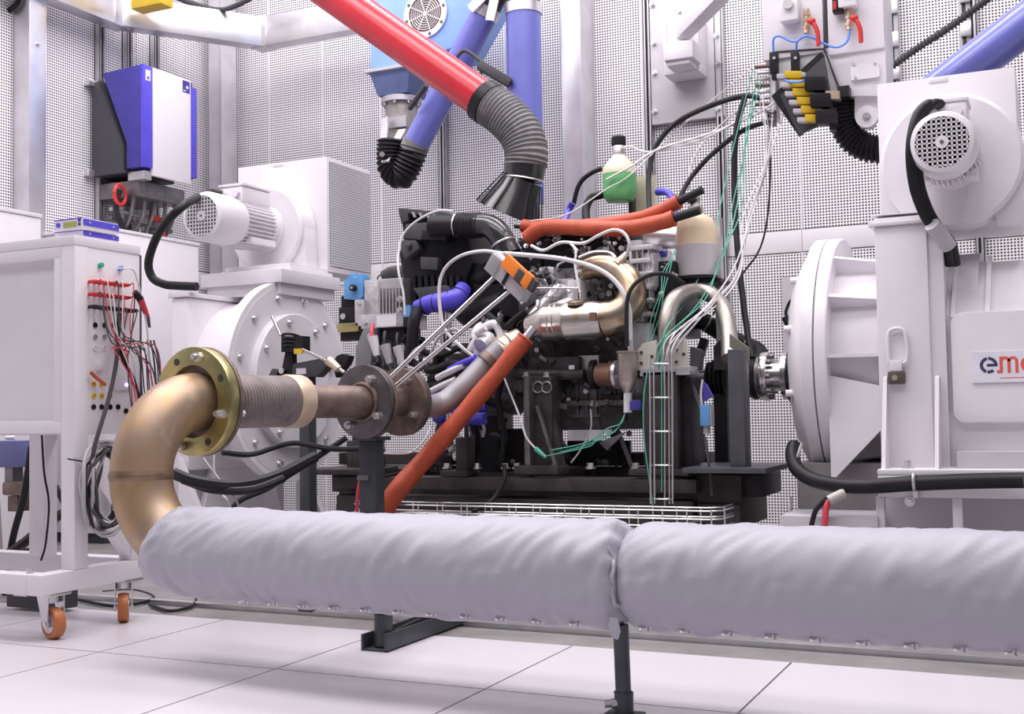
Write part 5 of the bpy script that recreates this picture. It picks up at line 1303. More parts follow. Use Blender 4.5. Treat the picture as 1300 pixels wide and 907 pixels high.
M().tube([P(585, 388, 4.25), P(600, 400, 4.2), P(620, 395, 4.15), P(645, 385, 4.1)], 17*kk, n=24).build('charge_hose', 'black', en)
M().tube([P(488, 352, 4.3), P(500, 346, 4.3), P(518, 348, 4.3), P(530, 362, 4.3)], 9*kk, n=16).build('breather_hose', 'darkgrey', en)
eb_('intake_manifold', 'black', 598, 335, 690, 448, 4.22, 4.6, bevel=.02)
for i in range(5): eb_('intake_runner', 'black_gloss', 606+16*i, 395, 616+16*i, 440, 4.17, 4.3, bevel=.012)
for pts, r in (([(515, 455, 4.02), (545, 470, 4.0), (575, 462, 3.98), (605, 475, 3.98)], 5), ([(512, 470, 4.04), (540, 490, 4.02), (580, 485, 4.0), (612, 500, 4.0)], 6),
               ([(525, 440, 4.05), (555, 452, 4.03), (590, 440, 4.02), (625, 455, 4.0)], 4.5), ([(540, 500, 4.05), (570, 515, 4.03), (610, 508, 4.02), (650, 520, 4.02)], 6),
               ([(575, 425, 4.1), (560, 455, 4.06), (565, 500, 4.05), (555, 560, 4.05)], 5), ([(600, 470, 4.05), (592, 510, 4.03), (605, 555, 4.05), (600, 592, 4.05)], 6),
               ([(640, 470, 4.0), (632, 510, 4.0), (640, 550, 4.0), (636, 592, 4.0)], 4), ([(620, 400, 4.05), (640, 415, 4.0), (655, 405, 4.0), (668, 395, 4.0)], 5)):
    M().ptube(pts, r, n=10).build('wiring_loom', 'black', en)
eb_('lower_cover', 'engine_dark', 540, 450, 606, 500, 4.2, 4.45, bevel=.02)
eb_('starter_motor', 'engine_mid', 610, 470, 664, 500, 4.08, 4.3, bevel=.02)
M().cyl(P(618, 512, 4.1), P(660, 510, 4.1), .05, n=24).build('starter_body', 'engine_mid', en)
# turbo area
tb = M().torus(P(622, 432, 4.05), (.5, -.5, .2), .055, .028, n=28, k=12).build('turbo_volute', 'castalu', en)
M().cyl(P(622, 430, 4.0), P(610, 440, 3.95), .032, n=20).build('turbo_inlet', 'castalu', en)
M().tube([P(598, 445, 4.0), P(612, 420, 4.0), P(628, 412, 4.0), P(636, 425, 4.0), P(634, 440, 4.0)], .018, n=14).build('coolant_elbow', 'wire_white', en)
eb_('actuator_bracket', 'castalu', 600, 436, 622, 462, 3.97, 4.05)
eb_('actuator', 'castalu', 604, 426, 618, 440, 3.96, 4.02)
M().cyl(P(604, 424, 3.95), P(616, 416, 3.95), .014, n=12).build('actuator_plug', 'wire_white', en)
for (a, b, c) in ((555, 498, 'wire_white'), (580, 470, 'blue'), (565, 480, 'wire_white')):
    M().tube([P(a-10, b, 3.95), P(a+6, b-8, 3.93), P(a+24, b-16, 3.93)], .013, n=8).build('foil_wrap', c, en)
for pts in ([(548, 505, 3.95), (562, 505, 3.95), (575, 520, 3.95), (600, 528, 3.95)], [(560, 540, 3.95), (585, 535, 3.94), (615, 530, 3.94)], [(590, 480, 3.92), (606, 460, 3.93), (618, 450, 3.95)]):
    M().ptube(pts, 5.5, n=10).build('coolant_hose', 'blue', en)
M().ball(P(557, 530, 3.92), .026).build('hose_joint', 'blue_dark', en)
for y in (518, 528, 536): M().cyl(P(600, y, 3.95), P(617, y-1, 3.95), .012, n=12).build('hose_end', 'blue', en)

# small hardware clutter over the engine: fittings, brackets, plugs, short hoses
def clutter(x0, y0, x1, y1, Y0, Y1, n, mats, smin=3, smax=9):
    for _ in range(n):
        px, py, Y = rnd.uniform(x0, x1), rnd.uniform(y0, y1), rnd.uniform(Y0, Y1)
        c = P(px, py, Y); k = mpp(c); s = rnd.uniform(smin, smax)*k; mt = rnd.choice(mats)
        t = rnd.random()
        d = V((rnd.uniform(-1, 1), rnd.uniform(-.5, .5), rnd.uniform(-1, 1))).normalized()
        u, v = perp(d)
        if t < .34:
            M().obox(c, d*s, u*s*rnd.uniform(.4, .9), v*s*rnd.uniform(.3, .6)).build('bracket', mt, en, bevel=.002)
        elif t < .62:
            M().lathe([(s*.45, -s), (s*.6, -s*.9), (s*.6, -s*.2), (s*.42, -s*.15), (s*.42, s*.6), (s*.3, s*.65)], c, d, n=12).build('fitting', mt, en)
        elif t < .80:
            M().tube([c, c+d*s*1.5+V((0, -.02, 0)), c+d*s*2.6+V((0, 0, -s*1.2)), c+d*s*2.2+V((0, 0, -s*3))], s*.28, n=8).build('short_hose', rnd.choice(('black', 'darkgrey', 'rubber', mt)), en)
        else:
            M().bolt(c, V((d.x*.3, -1, d.z*.3)), s*.4, s*.7).build('bolt', 'bolt', en)
dk = ['black', 'engine_mid', 'engine_dark', 'darkgrey', 'castalu', 'steel_dark']
lt = ['castalu', 'alu', 'engine_mid', 'steel_dark', 'black']
clutter(655, 300, 720, 345, 4.12, 4.2, 26, lt, 2.5, 6)
clutter(720, 300, 798, 335, 4.12, 4.2, 34, lt+['castalu'], 2.5, 7)
clutter(700, 330, 745, 400, 4.0, 4.1, 18, lt, 2.5, 6)
clutter(660, 345, 705, 410, 4.0, 4.1, 20, lt, 3, 8)
clutter(735, 335, 790, 395, 4.08, 4.16, 20, dk, 3, 8)
clutter(600, 395, 690, 470, 3.98, 4.1, 36, dk, 3, 8)
clutter(540, 430, 610, 520, 3.98, 4.15, 26, dk, 3, 8)
clutter(660, 440, 760, 520, 4.0, 4.08, 34, dk+['engine_mid'], 3, 7)
clutter(770, 425, 812, 530, 4.0, 4.08, 20, dk, 3, 7)
clutter(560, 520, 660, 590, 4.0, 4.3, 26, dk, 3, 8)
clutter(710, 520, 800, 590, 4.1, 4.3, 12, ['black', 'engine_dark', 'engine_mid'], 4, 9)
clutter(470, 425, 545, 480, 4.0, 4.1, 26, ['black', 'darkgrey', 'wire_grey', 'black', 'castalu'], 4, 9)
clutter(540, 545, 600, 595, 3.95, 4.1, 14, ['castalu', 'wire_grey', 'steel_dark', 'blue_dark', 'wire_red'], 2.5, 5)
clutter(826, 335, 860, 440, 4.05, 4.15, 14, ['black', 'castalu', 'steel_dark'], 3, 6)

# ================================================================== ORANGE HEAT SLEEVES
t = thing('heat_sleeve', 'long straight orange heat sleeve slanting down in front of the engine', 'sleeve', P(495, 640, 3.6))
a = [P(667, 430, 3.86), P(632, 474, 3.82), P(574, 543, 3.75), P(530, 594, 3.68), P(504, 624, 3.62), P(490, 645, 3.6), P(484, 668, 3.58)]
M().tube(a, .033, n=24, rf=lambda S, tt: .031+.006*min(1, tt*1.3)-.012*max(0, tt-.85)/.15+.0015*math.sin(S*30)).build('sleeve', 'orange', t)
M().torus(a[0], a[0]-a[1], .030, .005, n=24, k=6).build('cut_edge', 'orange', t)
M().cyl(a[0], a[0]+(a[0]-a[1]).normalized()*.05, .016, n=12).build('inner_hose', 'alu', t)
for nm, pts, r, l in (('a', [(664, 287, 4.22), (690, 290, 4.22), (735, 288, 4.2), (790, 282, 4.18), (830, 272, 4.16), (862, 256, 4.15)], 9, 'upper orange heat sleeve lying across the top of the engine'),
                      ('b', [(669, 303, 4.16), (685, 291, 4.15), (705, 288, 4.14), (750, 290, 4.12), (800, 290, 4.12), (840, 282, 4.12), (856, 277, 4.12)], 10, 'lower orange heat sleeve lying across the top of the engine')):
    q = [P(*p) for p in pts]; k = mpp(q[2])
    t = thing('heat_sleeve', l, 'sleeve', q[2])
    M().tube(q, r*k, n=24, step=.008, rf=lambda S, tt: r*k*(1+.06*noise.noise(V((S*18, r, 0))))).build('sleeve', 'orange', t)
    M().cyl(q[-1], q[-1]+(q[-1]-q[-2]).normalized()*.10, r*k*.55, n=14).build('inner_hose', 'rubber', t)
    M().cyl(q[0], q[0]+(q[0]-q[1]).normalized()*.035, r*k*.5, n=14).build('hose_nipple', 'steel_dark', t)

# blue silicone hose with clamps
t = thing('silicone_hose', 'bright blue silicone hose under the air filter box', 'hose', P(555, 395, 4.05))
q = [P(530, 392, 4.05), P(546, 386, 4.05), P(565, 383, 4.05), P(580, 378, 4.06), P(589, 366, 4.1)]; k = mpp(q[0])
M().tube(q, 11*k, n=24, rf=lambda S, tt: (10+2.5*math.sin(tt*3.0))*k).build('hose_body', 'blue', t)
for i, s in ((0, .6), (1, .4), (2, .5), (3, .3)):
    M().torus(q[i].lerp(q[i+1], s), q[i+1]-q[i], 11.8*k, .003, n=28, k=6).build('clamp', 'black', t)

# ================================================================== TANKS
tk = thing('coolant_tank', 'round beige expansion tank with brass cap in a clear sleeve', 'tank', P(885, 353, 4.25))
c = P(885, 353, 4.25); k = mpp(c); hh = lambda py: P(885, py, 4.25).z-c.z
M().lathe([(25.5*k, hh(314)), (25.5*k, hh(296)), (24.5*k, hh(287)), (21*k, hh(279)), (14*k, hh(274)), (10*k, hh(272))], c, (0, 0, 1), n=40).build('tank_body', 'tank_beige', tk)
M().lathe([(26*k, 0), (26.5*k, .004), (26.5*k, hh(312)), (25*k, hh(311))], c, (0, 0, 1), n=40).build('clear_sleeve', 'plastic_clear', tk)
M().lathe([(27*k, -.006), (27*k, .004)], c, (0, 0, 1), n=40).build('tank_base', 'black', tk)
M().lathe([(10*k, hh(273)), (10*k, hh(264)), (8*k, hh(262)), (6*k, hh(258)), (7*k, hh(252)), (4*k, hh(246))], c, (0, 0, 1), n=20).build('filler_cap', 'weathered', tk)
M().cyl(P(873, 251, 4.22), P(883, 255, 4.25), .018, n=12).build('hose_connector', 'black', tk)
M().tube([P(866, 272, 4.24), P(860, 292, 4.26), P(860, 352, 4.26)], .006, n=6, sm=0).build('holder_strap', 'alu', tk)
M().box((c.x-.05, 4.25, c.z-.02), (c.x+.09, 4.40, c.z-.006)).build('holder_shelf', 'frame_dark', tk)
q = P(933, 420, 4.42); M().box((P(908, 300, 4.42).x, 4.40, .3), (P(916, 300, 4.42).x, 4.44, c.z+.25)).build('holder_post', 'galv', tk)
tg = thing('reservoir', 'translucent bottle with bright green coolant and a black cap', 'tank', P(787, 256, 4.5))
c = P(787, 257, 4.5); k = mpp(c); hh = lambda py: P(787, py, 4.5).z-c.z
M().lathe([(10*k, 0), (17*k, .004), (21*k, .025), (21.5*k, hh(238)), (21.5*k, hh(222))], c, (0, 0, 1), n=36).build('liquid', 'tank_green', tg)
M().lathe([(21.7*k, hh(222)), (21*k, hh(214)), (14*k, hh(204)), (9*k, hh(199)), (8*k, hh(197))], c, (0, 0, 1), n=36).build('bottle_shoulder', 'tank_clear', tg)
M().lathe([(8*k, hh(198)), (8*k, hh(186)), (6*k, hh(183))], c, (0, 0, 1), n=24).build('neck', 'alu', tg)
M().lathe([(9.5*k, hh(184)), (9.5*k, hh(175)), (8*k, hh(173))], c, (0, 0, 1), n=24).build('cap', 'black', tg)
M().pbox(800, 225, 832, 300, 4.6, 4.63).build('holder_plate', 'tank_clear', tg)
M().pbox(797, 228, 804, 300, 4.56, 4.62).build('holder_post', 'darkgrey', tg)
M().cyl(P(768, 246, 4.48), P(762, 248, 4.48), .016).build('hose_connector', 'black', tg)
one(M().tube([P(762, 248, 4.48), P(750, 252, 4.48), P(744, 266, 4.45), P(745, 284, 4.4)], .017, n=12), 'reservoir_hose', 'rubber', 'black hose from the green reservoir down behind the orange sleeves', 'hose')
one(M().tube([P(764, 214, 4.6), P(752, 219, 4.6), P(740, 228, 4.6), P(733, 240, 4.6), P(728, 260, 4.6)], .010, n=10), 'overflow_hose', 'rubber', 'thin black hose curving down between the blue hose end and the green reservoir', 'hose')
one(M().tube([P(727, 258, 4.5), P(722, 268, 4.5), P(717, 282, 4.45)], .014, n=10), 'blue_hose_end', 'blue', 'short blue hose end behind the orange sleeves', 'hose')
one(M().tube([P(834, 244, 4.5), P(846, 244, 4.48), P(853, 252, 4.46), P(857, 270, 4.42), P(860, 286, 4.4)], .014, n=10), 'coolant_hose', 'blue', 'blue hose bending behind the ends of the orange sleeves', 'hose')
# catch can with valve
t = thing('catch_can', 'cylindrical bare metal catch can with a blue lever valve', 'can', P(797, 525, 3.88))
c = P(797, 495, 3.88); k = mpp(c); hh = lambda py: P(797, py, 3.88).z-c.z
M().lathe([(5*k, -.012), (11*k, .012), (12.5*k, .03), (12.5*k, hh(449)), (14*k, hh(448)), (14*k, hh(446)), (4*k, hh(446))], c, (0, 0, 1), n=32).build('can_body', 'can_steel', t)
M().cyl(c+V((0, 0, -.01)), P(797, 524, 3.88), .015, n=12).build('drain_tube', 'wire_white', t)
M().obox(P(807, 515, 3.86), CR*(7*k), CU*(6*k), V((0, .006, 0))).build('valve_lever', 'blue_dark', t, bevel=.003)
M().cyl(P(801, 446, 3.88), P(800, 432, 3.88), .010, n=10).build('inlet_tube', 'alu', t)

# ================================================================== SMALL DEVICES LEFT OF THE ENGINE
t = thing('power_module', 'ribbed aluminium power module on a grey bracket beside the air filter box', 'module', P(485, 415, 4.1))
M().pbox(462, 356, 512, 402, 4.12, 4.28).build('housing', 'alu', t, bevel=.006)
for i in range(7): M().pbox(481+4.2*i, 366, 482.6+4.2*i, 400, 4.085, 4.13).build('cooling_fin', 'alu', t)
M().prism([P(462, 357, 4.11), P(480, 357, 4.11), P(481, 400, 4.11), P(470, 388, 4.11)], (0, .03, 0)).build('side_casting', 'castalu', t, bevel=.003)
M().pbox(458, 400, 512, 415, 4.08, 4.28).build('base_casting', 'alu', t, bevel=.004)
M().pbox(478, 401, 503, 414, 4.076, 4.08).build('label_plate', 'white', t)
M().pbox(472, 416, 513, 436, 4.10, 4.24).build('connector_block', 'black', t, bevel=.004)
for i in range(5): M().ptube([(477+8*i, 434, 4.12), (476+8*i, 448, 4.10), (480+7*i, 462, 4.08), (488+6*i, 478, 4.06)], 3.4, n=8).build('lead', 'black' if i % 2 else 'darkgrey', t)
M().pbox(450, 381, 462, 414, 4.10, 4.2).build('side_flange', 'castalu', t, bevel=.004)
for i, (px, py) in enumerate(((456, 386), (463, 411), (508, 380), (508, 394))): q = P(px, py, 4.08); M().bolt(q, (0, -1, 0), .009, .014).build('bolt', 'bolt', t)
M().prism([P(450, 478, 4.05), P(452, 440, 4.05), P(462, 416, 4.05), P(474, 416, 4.05), P(470, 478, 4.05)], (0, .10, 0)).build('stand_bracket', 'bracket_grey', t, bevel=.003)
M().torus(P(483, 354, 4.15), (0, 1, 0), .014, .003, n=20, k=6).build('lifting_ring', 'black', t)
t = thing('pressure_valve', 'pale blue round valve head with black body beside the aluminium module', 'valve', P(447, 412, 4.1))
M().prism([P(436, 380, 4.12), P(436, 357, 4.12), P(442, 352, 4.12), P(442, 347, 4.12), P(448, 347, 4.12), P(449, 352, 4.12), P(452, 352, 4.12), P(453, 347, 4.12), P(459, 348, 4.12), P(461, 356, 4.12), P(461, 376, 4.12), P(455, 382, 4.12)], (0, .06, 0)).build('valve_head', 'blue_cap', t, bevel=.006)
q = P(450, 366, 4.115); M().cyl(q, q+V((0, -.02, 0)), .014, n=14).build('knob', 'black', t); M().cyl(q+V((0, -.02, 0)), q+V((0, -.024, 0)), .006, n=10).build('knob_screw', 'bolt', t)
M().pbox(433, 376, 452, 392, 4.13, 4.22).build('neck', 'black', t, bevel=.004)
M().pbox(430, 391, 452, 412, 4.11, 4.2).build('valve_body', 'black', t, bevel=.004)
q = P(436, 402, 4.11); M().cyl(q, q+V((0, -.006, 0)), .013, n=14).build('port_plug', 'bolt', t)
M().pbox(428, 411, 455, 421, 4.1, 4.2).build('mount_foot', 'brass_flange', t, bevel=.003)
M().pbox(432, 421, 452, 432, 4.12, 4.18).build('foot_rubber', 'black', t)
t = thing('throttle_actuator', 'black lever actuator with steel rod in front of the white round flange', 'actuator', P(395, 480, 3.7))
ya = 3.62
for i in range(4):
    M().torus(P(370, 428+4.5*i, ya), (0, .3, 1), .034-.002*i, .0055, n=24, k=8, a0=0, a1=2*math.pi).build('coil', 'black', t)
M().pbox(357, 428, 384, 446, ya-.02, ya+.03).build('coil_core', 'black', t)
M().prism([P(362, 446, ya), P(371, 446, ya), P(372, 476, ya), P(350, 478, ya), P(352, 470, ya), P(358, 466, ya)], (0, .03, 0)).build('lever', 'black', t, bevel=.003)
M().prism([P(340, 478, ya), P(345, 468, ya), P(370, 470, ya), P(372, 462, ya), P(412, 454, ya), P(420, 460, ya), P(402, 479, ya)], (0, .05, 0)).build('housing', 'darkgrey', t, bevel=.004)
M().pbox(376, 468, 388, 475, ya-.004, ya).build('label_plate', 'white', t)
q = P(358, 471, ya); M().cyl(q, q+V((0, -.006, 0)), .012, n=14).build('pivot', 'alu', t)
M().cyl(P(345, 402, ya), P(356, 426, ya), .006, n=10).build('steel_pin', 'steel', t)
M().cyl(P(384, 444, ya-.02), P(418, 460, ya-.01), .006, n=10).build('push_rod', 'steel', t)
M().pbox(373, 443, 383, 449, ya-.03, ya-.02).build('warning_sticker', 'yellow', t)
M().cyl(P(417, 458, ya), P(430, 469, ya), .019, .014, n=16).build('boot', 'sleeve', t)
M().cyl(P(430, 468, ya), P(437, 473, ya), .006, n=10).build('rod_end', 'bolt', t)
M().prism([P(421, 462, ya+.05), P(427, 452, ya+.05), P(434, 449, ya+.05), P(443, 452, ya+.05), P(440, 462, ya+.05), P(426, 480, ya+.05)], (0, .04, 0)).build('rear_bracket', 'black', t, bevel=.004)
q = P(390, 560, ya+.02); M().box((q.x-.022, ya, .012), (q.x+.022, ya+.05, P(390, 478, ya).z)).build('post', 'post', t, bevel=.003)
# hanging connectors left of engine
for px, py, mt, l in ((476, 440, 'wire_white', 'white plug with red seal hanging below the aluminium module'), (508, 452, 'plastic_clear', 'grey bagged plug hanging below the aluminium module'), (492, 450, 'wire_grey', 'grey flat plug hanging below the aluminium module')):
    t = thing('hanging_plug', l, 'plug', P(px, py+14, 3.98))
    M().cyl(P(px-3, py-12, 3.98), P(px+3, py+12, 3.98), .022, .014, n=12).build('plug_body', mt, t)
    M().tube([P(px-3, py-12, 3.98), P(px-4, py-20, 3.99), P(px-3, py-28, 4.02)], .008, n=8).build('lead', 'wire_red' if mt == 'wire_white' else 'black', t)
one(M().tube([P(530, 392, 4.02), P(526, 408, 4.0), P(524, 424, 4.0), P(522, 442, 4.0), P(516, 462, 4.0)], .024, n=12), 'cable_loom', 'black', 'black taped cable loom hanging down from the blue hose', 'cable')
t = one(M().pbox(512, 388, 521, 402, 4.05, 4.1), 'blue_connector', 'blue_cap', 'pale blue connector beside the aluminium module', 'connector')
# blue level switch on the right
t = thing('level_switch', 'blue switch box with white foot hanging beside the grey upright', 'switch', P(894, 555, 3.9))
M().pbox(888, 514, 901, 541, 3.88, 3.93).build('box', 'blue_cap', t, bevel=.003)
M().pbox(899, 515, 903, 540, 3.885, 3.925).build('terminal_strip', 'castalu', t)
M().cyl(P(897, 541, 3.9), P(897, 551, 3.9), .012, n=12).build('foot', 'wire_grey', t)
M().prism([P(892, 485, 3.9), P(896, 488, 3.9), P(904, 503, 3.9), P(893, 510, 3.9)], (0, .02, 0)).build('flap', 'blue_dark', t)
M().tube([P(891, 514, 3.9), P(890, 500, 3.9), P(892, 482, 3.9)], .004, n=6).build('lead', 'wire_white', t)
# black boost pipe on the right
t = thing('boost_pipe', 'thick black rubber pipe with clamps slanting behind the steel hoop', 'pipe', P(965, 455, 4.5))
q = [P(870, 392, 4.45), P(893, 408, 4.45), P(920, 425, 4.48), P(945, 438, 4.5), P(962, 446, 4.5), P(968, 462, 4.45)]
M().tube(q, 11*mpp(q[1]), n=24).build('pipe', 'rubber', t)
for a, b, s in ((q[1], q[2], .2), (q[3], q[4], .1)): M().torus(a.lerp(b, s), b-a, 11.8*mpp(a), .004, n=28, k=6).build('clamp', 'bolt', t)

# ================================================================== WIRE MESH TRAYS
wt = thing('mesh_cable_tray', 'long zinc wire mesh cable tray along the foot of the engine frame', 'cable tray', P(690, 668, 3.7))
YT0, YT1 = 3.62, 3.74
for Y, zs_ in ((YT0, (645, 655, 664)), (YT1, (641, 652))):
    for py in zs_:
        a = P(486, py, Y); b = P(898, py+3 if Y == YT0 else py+2, Y)
        z = P(690, py, Y).z
        M().tube([V((a.x-.12, Y, z)), V((b.x, Y, z)), V((b.x+.04, Y+.03, z)), V((b.x+.06, Y+.09, z+.006))], .0028, n=6, sm=0).build('tray_wire', 'bolt', wt)
for i in range(14):
    x = P(500+31*i, 650, YT0).x; z0, z1 = P(690, 668, YT0).z, P(690, 643, YT0).z
    M().tube([V((x, YT0, z1)), V((x, YT0, z0)), V((x+.01, YT1, z0)), V((x+.01, YT1, P(690, 640, YT1).z))], .0028, n=6, sm=0).build('cross_wire', 'bolt', wt)
for px in (520, 690, 860):
    q = P(px, 668, YT0); M().box((q.x-.012, YT0-.005, q.z-.008), (q.x+.012, 3.90, q.z-.003)).build('tray_bracket', 'bolt', wt)
wv = thing('mesh_cable_ladder', 'narrow zinc wire ladder tray standing upright before the frame', 'cable tray', P(840, 640, 3.8))
YV = 3.80
for px in (825, 830, 849, 853): M().cyl(P(px, 455, YV+(.02 if px in (830, 849) else 0)), P(px+1, 640, YV+(.02 if px in (830, 849) else 0)), .003, n=6).build('ladder_wire', 'bolt', wv)
for i in range(5):
    y = 462+43*i; M().tube([P(825, y, YV), P(830, y, YV+.03), P(849, y, YV+.03), P(853, y, YV)], .003, n=6, sm=0).build('ladder_rung', 'bolt', wv)

# ================================================================== CABLES
# thick white and grey leads over the engine
cable('sensor_lead', 'thick white lead arching over the converter down to the catch can', [(690, 325, 3.95), (650, 322, 3.9), (720, 328, 3.9), (760, 340, 3.88), (785, 362, 3.87), (798, 390, 3.87), (800, 420, 3.88), (800, 440, 3.88)][2:] if False else [(640, 322, 3.85), (680, 325, 3.86), (720, 330, 3.87), (760, 342, 3.87), (785, 362, 3.87), (798, 390, 3.87), (800, 420, 3.88), (800, 442, 3.88)], .0085, 'wire_white', n=10)
cable('sensor_lead', 'pale lead looping from the orange latched box round to the turbo outlet', [(640, 322, 3.8), (612, 319, 3.8), (585, 325, 3.82), (566, 340, 3.85), (558, 362, 3.86), (559, 395, 3.86), (566, 420, 3.86), (585, 440, 3.86), (600, 452, 3.88)], .0065, 'wire_white', n=8)
cable('sensor_lead', 'pale grey lead arching over the air filter box', [(575, 268, 4.05), (555, 268, 4.05), (530, 280, 4.05), (512, 298, 4.05), (506, 320, 4.03), (506, 345, 4.0), (512, 372, 4.0), (514, 400, 4.0)], .005, 'wire_white', n=8)
cable('sensor_lead', 'white lead snaking along the top of the engine below the orange sleeves', [(674, 312, 4.0), (690, 318, 4.0), (712, 308, 4.0), (740, 309, 4.0), (760, 299, 3.98), (778, 292, 3.98), (792, 296, 3.98), (799, 310, 3.98), (795, 325, 4.0)], .006, 'wire_white', n=8)
cable('sensor_lead', 'white lead from the lambda sensor up to the orange sleeves', [(736, 372, 3.95), (733, 355, 3.96), (730, 335, 3.97), (731, 318, 3.98), (724, 309, 4.0)], .005, 'wire_white', n=8)
cable('black_hose', 'thin black hose arching over the catch can to the steel hoop', [(796, 440, 3.85), (796, 385, 3.85), (805, 362, 3.86), (825, 349, 3.88), (848, 349, 3.92), (868, 360, 3.96)], .008, 'rubber', n=8)
cable('sensor_wire', 'thin white wire running from the engine top up to the green reservoir', [(672, 281, 4.2), (720, 272, 4.3), (770, 240, 4.4), (800, 222, 4.45), (860, 165, 4.6), (955, 85, 4.6)], .003, 'wire_white')
cable('sensor_wire', 'white tube crossing the green reservoir towards the boom fittings', [(770, 228, 4.42), (800, 212, 4.42), (835, 190, 4.5), (900, 170, 4.55), (960, 145, 4.55), (1000, 118, 4.52)], .0045, 'wire_white')
cable('sensor_wire', 'curly white tube from the reservoir neck to the boom fittings', [(790, 188, 4.48), (800, 186, 4.5), (820, 193, 4.5), (850, 188, 4.52), (890, 178, 4.55), (925, 160, 4.55), (960, 140, 4.56)], .004, 'wire_white')
cable('sensor_wire', 'white tube hanging from the boom fittings behind the beige tank', [(960, 125, 4.6), (925, 150, 4.62), (890, 185, 4.62), (876, 215, 4.6), (874, 240, 4.55)], .004, 'wire_white')
# black cables from the boom
cable('black_cable', 'black cable arching from the boom fittings down behind the orange sleeves', [(965, 125, 4.56), (945, 122, 4.58), (905, 133, 4.58), (860, 155, 4.58), (833, 185, 4.56), (824, 220, 4.5), (824, 262, 4.4), (824, 285, 4.3)], .011, 'rubber', n=10)
cable('black_cable', 'black cable looping low from the boom to the beige tank', [(985, 152, 4.56), (945, 165, 4.58), (905, 195, 4.58), (880, 222, 4.56), (866, 245, 4.5), (860, 262, 4.45)], .010, 'rubber', n=10)
cable('black_cable', 'thick black cable hanging straight from the boom to the grey upright', [(946, 122, 4.56), (935, 165, 4.55), (932, 230, 4.55), (935, 300, 4.5), (942, 370, 4.4), (950, 430, 4.3), (955, 455, 4.25)], .012, 'rubber', n=10)
cable('black_cable', 'thin black cable drooping from the boom past the white cover strip', [(975, 135, 4.6), (978, 200, 4.6), (975, 270, 4.6), (965, 315, 4.6), (945, 345, 4.55), (925, 372, 4.5), (905, 400, 4.4)], .004, 'rubber')
# bundle of thin signal wires from boom to the ladder tray
ends_ = [(829, 455), (832, 460), (836, 450), (842, 458), (845, 448), (848, 455), (850, 462), (840, 470), (835, 440), (838, 452)]
starts = [(962, 95), (966, 104), (958, 112), (968, 120), (985, 100), (1008, 100), (964, 128), (972, 138), (956, 88), (1000, 130)]
wm = ['wire_green', 'wire_green', 'wire_green', 'wire_white', 'wire_white', 'wire_white', 'wire_grey', 'wire_grey', 'wire_green', 'wire_white']
for i, ((sx_, sy_), (ex_, ey_), mt) in enumerate(zip(starts, ends_, wm)):
    if mt == 'wire_green':
        mid = [(950-i*2, 180, 4.5), (938-i*3, 260, 4.4), (918-2*i, 330, 4.25), (895-3*i, 385, 4.1)]
    else:
        mid = [(972+1.5*i-6, 200, 4.5), (960-2*i, 280, 4.4), (930+i, 345, 4.25), (895+i*1.5, 392, 4.05)]
    jit = lambda p: (p[0]+rnd.uniform(-4, 4), p[1]+rnd.uniform(-6, 6), p[2])
    nm = {'wire_green': 'green', 'wire_white': 'white', 'wire_grey': 'grey'}[mt]
    cable('signal_wire', 'thin %s signal wire sweeping from the boom box to the frame mount' % nm, [(sx_, sy_, 4.55)]+[jit(p) for p in mid]+[(ex_+12, ey_-25, 3.88), (ex_+4, ey_, 3.86)]+([(ex_+4, ey_+40, 3.84), (ex_+4, ey_+175, 3.84)] if i in (2, 6, 7) else [(ex_+5, ey_+22, 3.95)]), .0021 if mt == 'wire_green' else .0028, mt, 'signal wires from the boom box to the frame mount')
for i in range(3):
    cable('signal_wire', 'thin green wire hanging close behind the catch can beside the gearbox', [(856+2*i, 318, 4.1), (850-4*i, 345, 4.05), (843-2*i, 370, 4.02), (838-5*i, 400, 4.0), (828-3*i, 430, 3.98), (822, 452, 3.9)], .0016, 'wire_green', 'green wires beside the gearbox')
cable('signal_wire', 'single green wire bowing down beside the ladder tray', [(822, 470, 3.85), (817, 510, 3.84), (818, 560, 3.84), (826, 620, 3.84), (829, 645, 3.82)], .0025, 'wire_green')
for i, (m1, m2) in enumerate((((770, 545), (700, 572)), ((775, 552), (712, 574)), ((757, 560), (690, 580)))):
    cable('signal_wire', 'green thermocouple wire drooping from the catch can valve', [(794, 524, 3.88), (788-2*i, 538+3*i, 3.86), (*m1, 3.85), (745, 562+3*i, 3.85), (*m2, 3.86)], .0022, 'wire_green', 'green wires below the catch can')
t = thing('wire_splice', 'teal wire splice on a white wire in front of the dark frame post', 'connector', P(685, 578, 3.84))
M().cyl(P(680, 570, 3.84), P(693, 581, 3.84), .010, .006, n=12).build('sleeve', 'wire_green', t)
M().tube([P(680, 570, 3.84), P(668, 555, 3.84), P(660, 530, 3.85), P(648, 500, 3.88), P(640, 480, 3.9)], .0035, n=6).build('wire', 'wire_white', t)
cable('signal_wire', 'grey wire hanging from the engine sump to the frame bolt', [(750, 520, 4.0), (750, 545, 3.98), (738, 570, 3.95), (725, 588, 3.93)], .003, 'wire_grey')
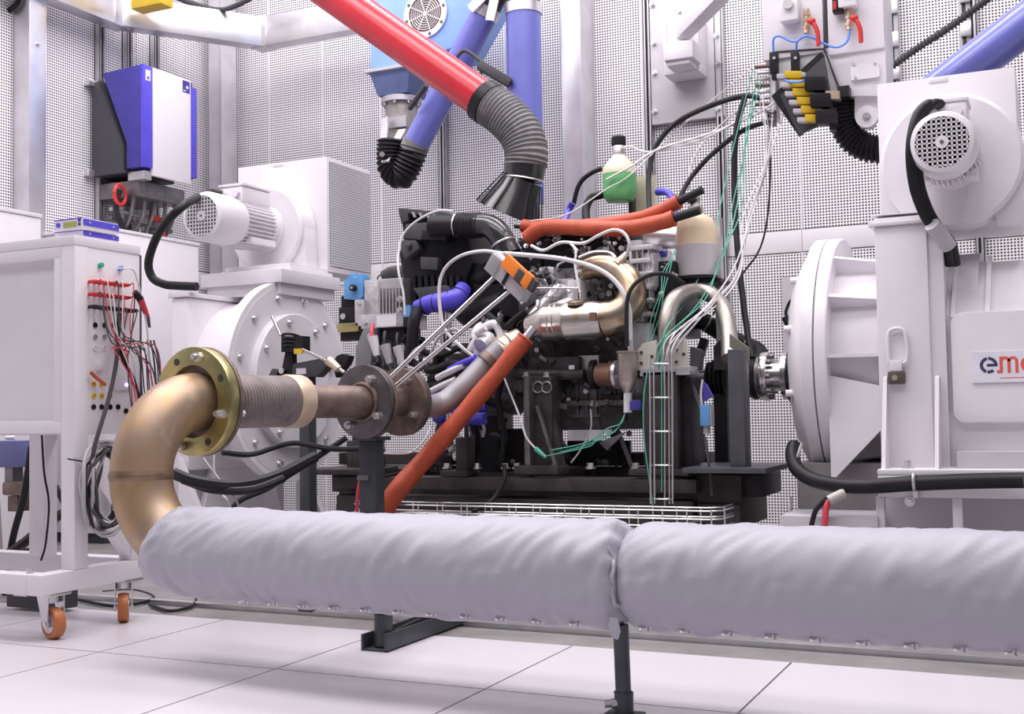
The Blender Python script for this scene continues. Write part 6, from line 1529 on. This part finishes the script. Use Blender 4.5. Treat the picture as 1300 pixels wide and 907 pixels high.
# cables at lower left
for pts, r, mt, l in (
    ([(282, 575, 3.3), (320, 577, 3.4), (370, 563, 3.5), (420, 570, 3.55), (468, 570, 3.6)], .010, 'black', 'black cable waving from below the brass flange to the square post'),
    ([(285, 740, 3.3), (288, 680, 3.3), (300, 640, 3.3), (340, 620, 3.4), (385, 592, 3.5), (440, 556, 3.6)], .011, 'black', 'black cable rising diagonally to the rusty flange'),
    ([(222, 602, 3.1), (250, 612, 3.1), (300, 617, 3.2), (350, 605, 3.35), (400, 580, 3.5)], .021, 'black', 'thick black cable behind the insulation sleeve by the brass elbow'),
    ([(232, 610, 3.15), (270, 622, 3.15), (320, 622, 3.2), (360, 608, 3.3)], .014, 'black', 'second black cable lying below the thick one by the brass elbow'),
    ([(272, 575, 3.2), (272, 600, 3.2), (280, 625, 3.2), (292, 642, 3.2), (300, 690, 3.25), (300, 755, 3.3)], .004, 'wire_white', 'white wire curving down below the brass flange'),
    ([(258, 582, 3.2), (275, 605, 3.2), (302, 640, 3.2), (315, 690, 3.25), (318, 752, 3.3)], .004, 'wire_grey', 'grey wire slanting down below the brass flange'),
    ([(462, 600, 3.5), (455, 620, 3.5), (453, 655, 3.5), (452, 752, 3.5)], .006, 'wire_red', 'red wire hanging beside the square post'),
    ([(488, 562, 3.5), (483, 590, 3.5), (483, 625, 3.5), (479, 645, 3.5), (480, 752, 3.5)], .005, 'wire_white', 'white wire hanging beside the square post'),
    ([(486, 576, 3.6), (520, 575, 3.7), (538, 560, 3.75), (548, 540, 3.96)], .0035, 'wire_white', 'white wire sagging between the square post and the engine'),
    ([(484, 606, 3.6), (510, 600, 3.7), (530, 588, 3.75)], .006, 'black', 'black wire lying on the frame beam behind the orange sleeve'),
    ([(640, 590, 3.84), (640, 610, 3.82), (625, 635, 3.78), (600, 650, 3.7)], .009, 'black', 'black cable dropping from the frame into the mesh tray'),
    ([(500, 480, 3.9), (520, 505, 3.88), (535, 520, 3.86), (560, 525, 3.86)], .004, 'wire_red', 'thin red wire behind the rusty flange'),
    ([(895, 555, 3.88), (900, 590, 3.86), (904, 630, 3.85)], .005, 'darkgrey', 'dark cable hanging below the blue switch box'),
    ([(545, 455, 3.88), (556, 430, 3.86), (575, 418, 3.86), (590, 425, 3.86)], .005, 'wire_grey', 'grey wire bowing over the steel sensor rods'),
    ([(518, 455, 3.9), (530, 442, 3.9), (550, 436, 3.9), (572, 445, 3.92)], .004, 'wire_white', 'thin white wire behind the steel sensor rods')):
    cable('wire' if r < .006 else 'cable', l, pts, r, mt, n=8)
